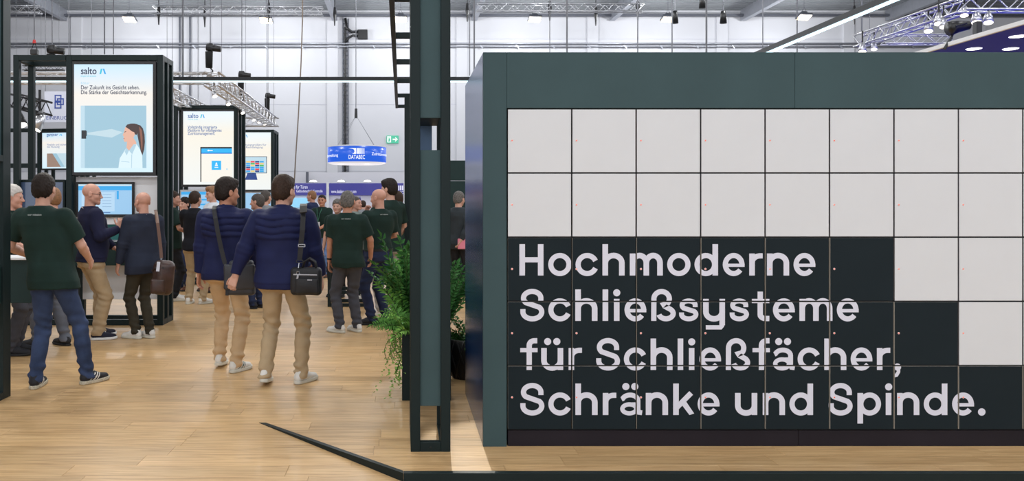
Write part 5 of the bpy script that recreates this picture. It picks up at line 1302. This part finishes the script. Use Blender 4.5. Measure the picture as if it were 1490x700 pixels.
    # ---- upper garment
    long = topkind != 'polo'; infl = {'polo': .016, 'jacket': .034, 'sweater': .024, 'blazer': .028, 'shirt': .018, 'hood': .032}[topkind]*loose
    lo2 = np.minimum(np.array(sh+el+wr).min(0), hipc-.2)-.14; hi2 = np.maximum(np.array(sh+el+wr).max(0), hipc+.2)+.14
    T = Field((lo2[0], lo2[1], hem-.03), (hi2[0], hi2[1], 1.66), v*1.05)
    fn, l_, h_ = torso(infl, hem, 1.535, bell=.012 if not tuck else 0); T.add(l_, h_, fn)
    for i in (0, 1):
        T.cone(neck+V(0, 0, -.055), sh[i]+V(0, 0, -.012), .045+infl*.6, .050+infl*.7, .05)
        ua = .058+infl*.75; ub = .050+infl*.7
        if long:
            cuff = el[i]+(wr[i]-el[i])*.97; n = unit(wr[i]-el[i])
            T.cone(sh[i], el[i], ua, ub, .035); T.cone(el[i], wr[i], ub, .034+infl*.45, .02, clip=(cuff, n))
        else:
            e2 = sh[i]+(el[i]-sh[i])*.80; n = unit(el[i]-sh[i]); T.cone(sh[i], el[i], ua+.004, ub+.010, .035, clip=(e2, n))
    # collar
    cn = neck+V(0, -.002, -.035)
    chh = {'jacket': .075, 'polo': .040, 'blazer': .040, 'sweater': .03, 'shirt': .045, 'hood': .05}[topkind]
    def collar(X, Y, Z):
        t = np.clip((Z-cn[2])/.08, 0, 1); rr = .076-.012*t+.4*infl
        k = np.sqrt(((X-cn[0])/rr)**2+((Y-cn[1]-.03*t)/(rr*1.05))**2); sh_ = np.abs((k-1)*rr)-.007
        return np.maximum(sh_, np.maximum(cn[2]-.03-Z, Z-cn[2]-chh-.25*(-(Y-cn[1]))))
    T.add(cn-V(.12, .12, .04), cn+V(.12, .14, .12), collar, .012)
    if topkind == 'hood': T.cone(cn+V(-.09, -.075, -.02), cn+V(.09, -.075, -.02), .05, .05, .03); T.cone(cn+V(0, -.10, -.02), cn+V(0, -.10, -.10), .06, .03, .03)
    ph = rng.rand(8)*6.28
    def fold(x, y, z):
        w = np.sin(11*x+16*z+1.5*np.sin(9*z+6*y+ph[0])+ph[1])+np.sin(-19*x+13*z+1.2*np.sin(12*x+ph[2])+ph[3])+.7*np.sin(28*z+9*x*np.sign(x)+2*np.sin(10*y+ph[4])+ph[5])
        return .0034*folds*w*np.clip((1.52-z)/.15, .1, 1)
    T.displace(fold)
    for i in (0, 1):
        e_ = el[i]
        T.displace(lambda x, y, z: .004*folds*np.exp(-((x-e_[0])**2+(y-e_[1])**2+(z-e_[2])**2)/.006)*np.sin(120*((x-e_[0])*(wr[i]-e_[0])[0]+(y-e_[1])*(wr[i]-e_[1])[1]+(z-e_[2])*(wr[i]-e_[2])[2])/.25) if long else 0*x)
    if topkind == 'jacket':
        def quilt(x, y, z):
            zz = z+.012*np.sin(9*x+ph[0])+.006*np.sin(25*x+ph[1]); on = np.clip((z-1.255)/.02, 0, 1)*np.clip((1.50-z)/.02, 0, 1)*np.clip((.178*wide+.02-np.abs(x-chc[0]))/.02, 0, 1)
            return -on*(.017*np.sqrt(np.abs(np.sin(math.pi*zz/.060)))-.005)
        T.displace(quilt, .04)
        T.displace(lambda x, y, z: np.where(np.abs(z-hem-.045) < .004, .004, 0)+np.where((z < hem+.045) & (np.abs(x-hipc[0]) < .24), .002, 0))
    if topkind == 'sweater': T.displace(lambda x, y, z: np.where((z < hem+.05), .006+.002*np.sin(500*x), 0))
    vv, q = T.mesh(); c = vv[q].mean(1); mi = np.zeros(len(q), int)
    tn = {'polo': 'polo_shirt', 'jacket': 'jacket', 'sweater': 'sweater', 'blazer': 'blazer', 'shirt': 'shirt', 'hood': 'hooded_jacket'}[topkind]
    sh_o = mk(tn, nmesh(tn, vv, q, [C[top]]), root)
    # ---- trousers
    Q_ = Field((min(ank[0][0], ank[1][0], hipc[0]-.12)-.16, min(ank[0][1], ank[1][1], knee[0][1], knee[1][1], hipc[1]-.1)-.16, .02), (max(ank[0][0], ank[1][0], hipc[0]+.12)+.16, max(ank[0][1], ank[1][1], knee[0][1], knee[1][1], hipc[1]+.1)+.16, 1.08), v*1.1)
    fn, l_, h_ = torso(.008, .84, 1.03); Q_.add(l_, h_, fn)
    for i in (0, 1):
        Q_.cone(hipj[i]+V(0, -.008, -.03), knee[i], .098, .070*slim, .04); bot = ank[i]+V(0, 0, -.02)
        mid_ = knee[i]*.62+ank[i]*.38+V(0, -.006, 0); Q_.cone(knee[i], mid_, .070*slim, .068*slim, .02, clip=(V(0, 0, .045+ft[i][3]), V(0, 0, -1))); Q_.cone(mid_, bot, .068*slim, .060*slim, .015, clip=(V(0, 0, .05+ft[i][3]), V(0, 0, -1)))
    def fold2(x, y, z):
        side = x > (ank[0][0]+ank[1][0])/2*.5+hipc[0]*.5; kz = np.where(side, knee[1][2], knee[0][2])
        g = .16+.9*np.exp(-((z-kz)/.10)**2)+1.25*np.exp(-((z-.13)/.09)**2)+.7*np.exp(-((z-.84)/.07)**2)
        w = np.sin(74*z+16*x+9*y+1.8*np.sin(14*x+ph[6]+9*z)+ph[0])+.8*np.sin(52*z-30*x+9*y+2*np.sin(17*y+ph[7])+ph[2])+.5*np.sin(90*z+30*y+ph[3])
        return .0046*folds*g*w
    Q_.displace(fold2)
    vv, q = Q_.mesh(); mk('trousers', nmesh('trousers', vv, q, [C[bottom]]), root)
    if tuck:
        b = MB(); cx, cy, th = axis(1.0); n = 28
        for z0_, z1_ in ((.975, 1.01),):
            ring = []
            for k in range(n):
                a_ = 2*math.pi*k/n; ca, sa = math.cos(a_), math.sin(a_); r_ = (abs(ca)**2.4+abs(sa)**2.4)**(-1/2.4); ring.append((cx+(.170*wide+.012)*r_*ca, cy-.008+(.120*(.5+.5*wide)+.012)*r_*sa))
            b.face([(x, y, z0_) for x, y in ring]+[(x, y, z1_) for x, y in ring], [(k, (k+1) % n, n+(k+1) % n, n+k) for k in range(n)]+[tuple(range(n-1, -1, -1)), tuple(range(n, 2*n))])
        b.build('belt', M['blackplastic'], root, local=True)
    up, so = SHOE[shoes]
    for fx, fy, yr, lift in ft:
        s_o = mk('shoe', up, root, (fx, fy+.0, lift*.9), (-math.atan2(lift, .2) if lift else 0, 0, yr)); s_o.location = (fx-math.sin(yr)*.012, fy+math.cos(yr)*.012, lift)
        mk('sole', so, s_o)
    for e in extras: e(root, dict(hc=hc, HR=HR, neck=neck, chc=chc, wr=wr, el=el, sh=sh, R=R, axis=axis, infl=infl, wide=wide))
    return root
def to_local(face, loc, S, p):
    a = math.radians(-face); x, y = p[0]-loc[0], p[1]-loc[1]; c, s_ = math.cos(a), math.sin(a); return ((x*c-y*s_)/S, (x*s_+y*c)/S, p[2]/S)

# small worn things
def ex_glasses(root, J):
    b = MB(); H = J['HR']; hc = J['hc']; w = lambda x, y, z: tuple(hc+H @ V(x, y, z))
    for s_ in (-1, 1):
        b.tube([w(s_*.031+.020*math.cos(t*math.pi/6), .093, -.003+.016*math.sin(t*math.pi/6)) for t in range(13)], .002, 5)
        b.tube([w(s_*.051, .090, .003), w(s_*.076, .06, .004), w(s_*.080, -.01, .006)], .0022, 5)
    b.tube([w(-.011, .096, 0), w(.011, .096, 0)], .002, 5); b.build('glasses', M['black'], root, local=True)
def ex_lanyard(col):
    def f(root, J):
        b = MB(); nk = J['neck']; n = 14; pts = []; nr = []
        for k in range(n+1):
            a = math.pi*(.05+.90*k/n)+math.pi; x, y = .098*math.cos(a), .092*math.sin(a); pts.append((nk[0]+x, nk[1]+.005+y, nk[2]+.012-.035*abs(math.cos(a)))); nr.append((x, y, .3))
        b.ribbon(pts, nr, .017, .003); b.build('lanyard', col, root, local=True)
    return f
def ex_badge(root, J):
    b = MB(); c = J['chc']; y = c[1]+.16
    b.ribbon([(c[0]-.06, c[1]+.10, 1.50), (c[0]-.03, y-.01, 1.38), (c[0], y+.005, 1.22)], (0, 1, .1), .012, .003); b.ribbon([(c[0]+.06, c[1]+.10, 1.50), (c[0]+.03, y-.01, 1.38), (c[0], y+.005, 1.22)], (0, 1, .1), .012, .003); b.build('lanyard', mat('green ribbon', (60, 120, 100), .6), root, local=True)
    b = MB(); b.cbox(c[0]-.04, c[0]+.04, y+.0, y+.006, 1.10, 1.21, .002); b.build('badge', M['white'], root, local=True)
def ex_back_text(words):
    """small white print across the upper back"""
    def f(root, J):
        z0 = 1.455; cx, cy, th = J['axis'](z0); b = MB(); x = cx-.075
        r = random.Random(3)
        yb = cy-.018-(np.interp(z0, TZ, TB)*(.5+.5*J['wide'])+J['infl'])-.004
        tmp = MB(); ww = text_mb(tmp, words, .022, (0, 0, 0), 'CENTER', bold=.0006)
        k = .12/max(1e-6, ww[1]-ww[0])
        b.face([(cx+vx*k, yb+.5*((vx*k)**2), z0+vz) for vx, vy, vz in tmp.v], tmp.f)
        b.build('back_print', mat('grey white print', (165, 172, 172), .6), root, local=True)
    return f
def ex_watch(i, m):
    def f(root, J):
        w = J['wr'][i]; e = J['el'][i]; d = unit(w-e); p = w-d*.03; b = MB(); b.tube([tuple(p-d*.011), tuple(p+d*.011)], .033, 14); b.build('wristband', m, root, local=True)
    return f

# ------------------------------------------------------------------ the visitors
def X_(px, d): return (px-VX)/FPX*d
GT = ex_back_text('our mission')
RW = mat('red white ribbon', (226, 208, 206), .6)
# man in green polo and jeans, nearest on the left
make_person('person in dark green polo and blue jeans, back turned, nearest on the left', (X_(80, 7.2), 7.2), -4, 1.84, feet=((-.12, -.10, 8, 0), (.24, .10, -28, 0)), hip=(-.03, .02), chest=(-.11, .03), hands=((-.38, .26, 1.10), (.15, .33, 1.06)), poles=((-.7, -.7, -1), (.9, -.7, -.9)),
    head=(4, -6), skin='fair', hair='thick', haircol='dark', top='green', bottom='jeans', shoes='runner', slim=.95, hem=.83, v=.008, extras=(GT,), seed=1, wide=1.05, loose=1.25)
make_person('person looking right, half hidden behind the left edge post and counter', (X_(19, 8.72), 8.72), -80, 1.78, head=(0, -4), skin='rosy', hair='thick', haircol='white', top='green', bottom='greyp', shoes='black', v=.010, seed=2, hands=((-.24, .30, 1.10), (.26, .28, 1.10)))
make_person('person in grey jeans mostly hidden behind the nearest green polo', (X_(74, 9.2), 9.2), 62, 1.77, feet=((-.09, .10, 20, 0), (.12, -.10, -4, 0)), head=(18, -4), skin='fair', hair='short', haircol='sandy', top='green', bottom='greyj', shoes='black', v=.010, seed=3, hands=((-.2, .32, 1.1), (.2, .32, 1.1)))
make_person('person with glasses, navy sweater and khaki trousers gesturing before the monitor', (X_(135, 9.7), 9.7), -52, 1.83, feet=((-.13, .12, 14, 0), (.10, .02, -22, 0)), hip=(.02, -.02), chest=(-.02, .0), head=(-26, -4), skin='rosy', hair=None, haircol='brown', top='sweater', topkind='sweater', bottom='khaki2', shoes='navy',
    hands=((-.16, .30, 1.04), (.25, .22, 1.28)), poles=((-1, -.4, -.3), (.5, -.4, -1)), hand_dir=(None, (-.1, .3, 1)), palm=((0, 0, 1), (-1, .1, 0)), curl=(.4, .75), belly=.04, slim=1.12, hem=.90, v=.0085, extras=(ex_glasses, ex_lanyard(RW), ex_watch(1, mat('yellow band', (200, 205, 90), .5))), seed=4, wide=1.04)
make_person('person in navy blazer and dark olive trousers carrying a brown shoulder bag', (X_(208, 9.75), 9.75), 38, 1.73, feet=((-.07, .03, 32, 0), (.08, -.03, 20, 0)), head=(16, -3), skin='rosy', hair=None, haircol='brown', top='blazer', topkind='blazer', bottom='olive', shoes='white', hands=((-.28, .12, .84), (.26, .05, .84)), slim=.95, hem=.80, v=.0085, extras=(ex_lanyard(RW),), seed=5)
make_person('person in dark green polo and black trousers behind the nearest tower', (X_(253, 13.6), 13.6), -72, 1.80, head=(-6, -2), skin='rosy', hair='short', haircol='brown', top='green', bottom='blackp', shoes='white', hands=((-.16, .30, 1.12), (.22, .30, 1.10)), v=.011, seed=6)
make_person('person in black shirt and khaki chinos seen from behind', (X_(284, 13.1), 13.1), -8, 1.79, feet=((-.11, 0, 4, 0), (.11, .03, -30, 0)), skin='fair', hair='short', haircol='brown', top='black', bottom='khaki2', shoes='white', v=.011, seed=7, hands=((-.12, .34, 1.1), (.12, .34, 1.1)), head=(-14, -2))
make_person('person in white shirt facing left under the middle tower screen', (X_(308, 15.0), 15.0), 128, 1.90, skin='fair', hair='quiff', haircol='sandy', top='white', topkind='shirt', bottom='khaki', shoes='brown', v=.011, seed=8, head=(-4, -6))
make_person('person mostly hidden between the distant green polo and the black shirt', (X_(268, 15.2), 15.2), 150, 1.70, skin='fair', hair='curly', haircol='dark', top='white', topkind='shirt', bottom='djeans', shoes='brown', v=.012, seed=31)
# the two men in navy jackets
make_person('person in quilted navy jacket with head turned right, carrying grey flap bag', (X_(331, 7.9), 7.9), -6, 1.82, feet=((-.11, .10, 4, .02), (.11, -.10, -24, 0)), hip=(0, 0), chest=(-.01, .0), head=(-46, -3), skin='tan', hair='full', haircol='dark', top='navyjack', topkind='jacket', bottom='khaki', shoes='whitegreen',
    hands=((-.29, .02, .86), (.28, .12, .84)), poles=((-1, -.8, 0), (1, -.8, 0)), slim=.98, hem=.86, v=.008, seed=9, wide=1.10, folds=1.2)
make_person('person in quilted navy jacket seen from behind, carrying black laptop bag', (X_(411, 7.25), 7.25), -3, 1.82, feet=((-.14, -.06, 2, .03), (.15, .06, -30, 0)), hip=(.0, 0), chest=(.0, .03), head=(-26, -3), skin='fair', hair='full', haircol='brown', top='navyjack', topkind='jacket', bottom='khaki2', shoes='white',
    hands=((-.42, -.02, .92), (.32, .14, .90)), poles=((-1, -.5, .2), (1, -.8, 0)), palm=((.2, 1, 0), (-1, 0, 0)), curl=(.6, .4), slim=.98, hem=.84, v=.008, seed=10, wide=1.16, folds=1.2, belly=.02)
make_person('person in dark hooded jacket looking left between the two navy jackets', (X_(374, 12.6), 12.6), 62, 1.74, head=(14, -2), skin='rosy', hair='short', haircol='salt', top='hood', topkind='hood', bottom='djeans', shoes='black', v=.011, seed=11)
make_person('person in grey shirt, back turned, just behind the dark hooded jacket', (X_(387, 15.5), 15.5), -20, 1.84, head=(-10, 0), skin='fair', hair='short', haircol='salt', top='greyshirt', topkind='shirt', bottom='greyp', shoes='black', v=.012, seed=12)
make_person('distant person in blue suit looking left by the booth screen', (X_(453, 20.5), 20.5), 70, 1.92, head=(6, -2), skin='rosy', hair='short', haircol='sandy', top='bluesuit', topkind='blazer', bottom='djeans', shoes='brown', v=.013, seed=13)
make_person('person in green polo and light jeans with lanyard badge facing the viewer', (X_(468, 17.9), 17.9), 158, 1.80, head=(14, -4), skin='tan', hair='buzz', haircol='dark', top='green', bottom='ljeans', shoes='brown', hands=((-.10, .28, 1.08), (.12, .26, 1.06)), v=.012, extras=(ex_badge,), seed=14)
make_person('person in green polo and grey trousers, back turned, white sneakers', (X_(507, 10.2), 10.2), -4, 1.735, feet=((-.10, -.04, 58, 0), (.11, .06, 40, 0)), hip=(.0, 0), chest=(-.01, 0), head=(-6, -4), skin='tan', hair='thick', haircol='grey', top='green', bottom='greyp', shoes='white', hands=((-.26, .06, .90), (.27, .16, .96)), poles=((-1, -.7, 0), (1, -.8, 0)), hem=.84, v=.0085, extras=(GT, ex_watch(0, M['blackplastic'])), seed=15, wide=1.05, loose=1.3, slim=1.02)
make_person('person in green polo and dark jeans with one hand at the chin', (X_(551, 10.9), 10.9), 32, 1.79, feet=((-.10, .0, 60, 0), (.10, -.04, 46, 0)), head=(28, -4), skin='rosy', hair=None, haircol='grey', top='green', bottom='djeans', shoes='black', hands=((-.06, .22, 1.46), (.16, .26, 1.12)), poles=((-.6, .2, -1), (.8, -.8, -.3)), hand_dir=((.2, .1, 1), None), palm=((.2, -1, 0), (-1, 0, 0)), curl=(.9, .4), hem=.98, tuck=True, v=.0085, extras=(GT,), seed=16, belly=.05, wide=1.06)
make_person('tallest person in green polo and light grey trousers beside the plants', (X_(566, 11.8), 11.8), 42, 1.93, feet=((-.10, .05, 20, 0), (.10, -.05, 0, 0)), head=(20, -3), skin='fair', hair='full', haircol='dark', top='green', bottom='lightp', shoes='white', hands=((-.2, .30, 1.08), (.26, .16, .98)), poles=((-1, -.6, 0), (1, -.8, 0)), hem=.86, v=.009, seed=17)
make_person('person in green polo facing the viewer, mostly hidden behind grey trousers wearer', (X_(491, 14.2), 14.2), 165, 1.66, skin='fair', hair='curly', haircol='grey', top='green', bottom='blackp', shoes='black', v=.012, seed=18)
make_person('person in pale shirt looking right between two green polos', (X_(518, 13.9), 13.9), -128, 1.72, head=(10, 0), skin='rosy', hair='buzz', haircol='salt', top='floral', topkind='shirt', bottom='djeans', shoes='white', v=.012, seed=19)
make_person('person in green polo half hidden behind the tallest person', (X_(578, 13.2), 13.2), 24, 1.79, head=(0, -2), skin='tan', hair='short', haircol='brown', top='green', bottom='blackp', shoes='black', hands=((-.2, .3, 1.1), (.30, .26, 1.14)), poles=((-1, -.5, 0), (1, -.4, 0)), v=.012, seed=20)
make_person('distant person in grey shirt by the booth behind the pale shirt', (X_(527.5, 24), 24), 40, 1.70, skin='fair', hair='short', haircol='brown', top='greyshirt', topkind='shirt', bottom='djeans', shoes='black', v=.015, seed=22)
make_person('person in charcoal suit holding a pink folder, right of the pillar', (X_(668, 14.4), 14.4), -28, 1.80, feet=((-.10, 0, 6, 0), (.04, -.02, -30, 0)), head=(-10, -4), skin='fair', hair='thick', haircol='grey', top='suit', topkind='blazer', bottom='blackp', shoes='black', hands=((-.24, .10, .86), (.13, -.20, .97)), poles=((-1, -.6, 0), (1, -.5, 0)), hem=.80, v=.011, seed=21, wide=1.02)

# ------------------------------------------------------------------ shoulder bags
M['bagblack'] = mat('black ballistic nylon', (24, 24, 28), .6, var=.1, bump=.4, bscale=300); M['baggrey'] = mat('dark grey coated canvas', (52, 54, 60), .5, var=.1, bump=.25, bscale=120)
M['bagbrown'] = mat('dark brown leather', (62, 42, 36), .38, var=.3, vscale=14, bump=.4, bscale=40); M['strapbrown'] = mat('brown strap leather', (98, 66, 50), .5)
M['chrome'] = mat('brushed buckle metal', (170, 172, 178), .25, .9); M['tagwhite'] = mat('luggage tag', (205, 210, 222), .5)
def soft_box(name, c, s, m, parent, rnd=.03, yaw=0.0, puff=.012, tilt=0.0, seed=0):
    """cushioned bag body with slightly bulging faces"""
    f = Field((-s[0]/2-.05, -s[1]/2-.05, -s[2]/2-.05), (s[0]/2+.05, s[1]/2+.05, s[2]/2+.05), .008)
    def fn(X, Y, Z):
        q = [np.abs(a)-h/2+rnd for a, h in ((X, s[0]), (Y, s[1]), (Z, s[2]))]
        d = np.sqrt(sum(np.maximum(a, 0)**2 for a in q))+np.minimum(np.maximum(np.maximum(q[0], q[1]), q[2]), 0)-rnd
        return d-puff*np.clip(1-(X/(s[0]*.5))**2, 0, 1)*np.clip(1-(Z/(s[2]*.5))**2, 0, 1)+.003*np.sin(25*X+18*Z+seed)*np.sin(20*Z-9*X+seed*2)
    f.add((-1, -1, -1), (1, 1, 1), fn); v, q = f.mesh()
    Rm = rotz(yaw) @ roty(tilt); v = v @ Rm.T
    off, _ = ORG[parent.name]; v = v+np.array(Vector(c)-off, np.float32)
    return mk(name, nmesh(name, v, q, [m]), parent)
# black laptop bag of the right-hand man
bd = 7.02; c = P(445.5, 409, bd)
bag = thing('laptop_bag', 'black laptop bag with front pocket and chrome zipper on a navy jacket', 'bag', c)
soft_box('body', c, (.265, .11, .235), M['bagblack'], bag, .035, seed=1)
fy = c.y-.055
soft_box('front_pocket', c+Vector((.015, -.063, -.035)), (.20, .035, .135), M['bagblack'], bag, .015, seed=2)
b = MB(); b.ribbon([(c.x-.10, fy-.016, c.z+.062), (c.x+.10, fy-.016, c.z+.058)], (0, -1, 0), .010, .004); b.build('zipper', M['chrome'], bag)
b = MB(); b.box(c.x+.02, c.x+.06, c.y-.092, c.y-.086, c.z+.012, c.z+.022); b.build('brand_plate', M['chrome'], bag)
for k, yy in enumerate((-.03, .03)):
    b = MB(); b.tube([c+Vector((-.03, yy, .105)), c+Vector((-.015, yy, .165)), c+Vector((.03, yy, .195)), c+Vector((.075, yy, .165)), c+Vector((.09, yy, .105))], .009, 8); b.build('handle', M['bagblack'], bag, True)
s0 = P(441.5, 303, 7.17); s1 = P(441, 316, 6.98)
b = MB(); b.ribbon([s0+Vector((.0, .14, -.04)), s0+Vector((0, .06, .018)), s0+Vector((0, -.02, .022)), s1, P(440, 335, 6.96), P(438, 355, 6.965), P(436, 378, 6.97)], [(0, .3, 1), (0, 0, 1), (0, -.5, 1), (0, -1, .3), (0, -1, 0), (0, -1, 0), (0, -1, 0)], .042, .004); b.build('strap', M['bagblack'], bag)
b = MB(); b.ribbon([P(441, 298.0, 7.12)+Vector((.0, .05, .0)), P(441.5, 301, 7.05), P(441.5, 310, 6.985)+Vector((0, -.006, 0))], [(0, 0, 1), (0, -.6, 1), (0, -1, .3)], .062, .010); b.build('shoulder_pad', M['bagblack'], bag)
for (px, py) in ((439, 357), (436, 380)):
    q = P(px, py, 6.955); b = MB(); b.bar(q+Vector((-.027, 0, .008)), q+Vector((.027, 0, .008)), .006); b.bar(q+Vector((-.027, 0, -.012)), q+Vector((.027, 0, -.012)), .006); b.bar(q+Vector((-.027, 0, .01)), q+Vector((-.027, 0, -.014)), .006); b.bar(q+Vector((.027, 0, .01)), q+Vector((.027, 0, -.014)), .006); b.build('buckle', M['chrome'] if py < 370 else M['blackplastic'], bag)
q = P(433.5, 398, 6.95); b = MB(); b.tube([P(435.5, 382, 6.96), P(434.5, 390, 6.955)], .006, 6); b.tube([q+Vector((.014*math.cos(t*.785), 0, .018*math.sin(t*.785))) for t in range(9)], .004, 5); b.bar(q+Vector((0, 0, -.02)), q+Vector((-.005, 0, -.05)), .016); b.build('clip', M['chrome'], bag)
# grey flap bag of the left-hand man
bd = 7.58; c = P(350, 408, bd)
bag = thing('messenger_bag', 'dark grey flap bag hanging between the two navy jackets', 'bag', c)
soft_box('body', c, (.27, .10, .27), M['baggrey'], bag, .03, seed=3)
soft_box('flap', c+Vector((.0, -.045, .035)), (.285, .045, .235), M['baggrey'], bag, .02, seed=4)
soft_box('top_roll', c+Vector((.01, 0, .15)), (.22, .10, .07), M['baggrey'], bag, .03, seed=5)
s0 = P(311, 303, 7.80)
b = MB(); b.ribbon([s0+Vector((-.0, .12, -.02)), s0+Vector((0, .05, .02)), P(311.5, 305, 7.74), P(313.5, 318, 7.67), P(317, 338, 7.655), P(322, 362, 7.65), P(327.5, 384, 7.63)], [(0, .3, 1), (0, 0, 1), (0, -.6, 1), (0, -1, .3), (0, -1, 0), (0, -1, 0), (0, -1, 0)], .040, .004); b.build('strap', M['bagblack'], bag)
b = MB(); b.ribbon([P(327.5, 384, 7.625), P(330, 395, 7.60)], (0, -1, 0), .022, .006); b.build('clip', M['blackplastic'], bag)
b = MB(); b.ribbon([P(331.5, 397, 7.545), P(330.5, 430, 7.53)], (0, -1, 0), .03, .006); b.build('side_tab', M['bagblack'], bag)
# brown leather bag of the man in the blazer
bd = 9.50; c = P(237.5, 404, bd)
bag = thing('leather_bag', 'dark brown leather bag with white tag hanging beside the blazer', 'bag', c)
soft_box('body', c, (.24, .17, .40), M['bagbrown'], bag, .08, yaw=.5, puff=.03, tilt=.10, seed=6)
soft_box('front_pocket', c+Vector((-.03, -.105, -.09)), (.16, .05, .17), M['bagbrown'], bag, .022, yaw=.3, seed=7)
b = MB(); b.ribbon([c+Vector((-.11, -.06, .08)), c+Vector((-.06, -.10, .12)), c+Vector((.03, -.10, .12)), c+Vector((.10, -.03, .09))], [(-.5, -1, .3), (-.2, -1, .5), (.2, -1, .5), (.6, -.8, .3)], .02, .006); b.build('zipper', mat('zip brown', (40, 28, 26), .5), bag)
b = MB(); b.ribbon([P(226, 306, 9.86), P(227, 308, 9.74), P(229.5, 325, 9.585), P(232, 345, 9.555), P(234, 362, 9.53), P(235, 376, 9.50)], [(-.2, .3, 1), (-.2, -.5, 1), (0, -1, .3), (0, -1, 0), (0, -1, 0), (0, -1, 0)], .036, .005); b.build('strap', M['strapbrown'], bag)
b = MB(); b.ribbon([P(235, 376, 9.495), P(234.5, 383, 9.45)], (0, -1, 0), .018, .006); b.build('buckle', M['chrome'], bag)
b = MB(); b.ribbon([P(231, 381, 9.36), P(229.5, 395, 9.345)], (0, -1, 0), .036, .004); b.build('luggage_tag', M['tagwhite'], bag)
# pink folder in the hand of the man in the suit
q = P(673.5, 354, 14.16); b = MB(); b.cbox(q.x-.09, q.x+.12, q.y-.012, q.y+.012, q.z-.10, q.z+.08, .01)
single('folder', b, mat('pink card', (222, 130, 150), .6), 'pink folder held behind the back of the charcoal suit', 'folder', q)
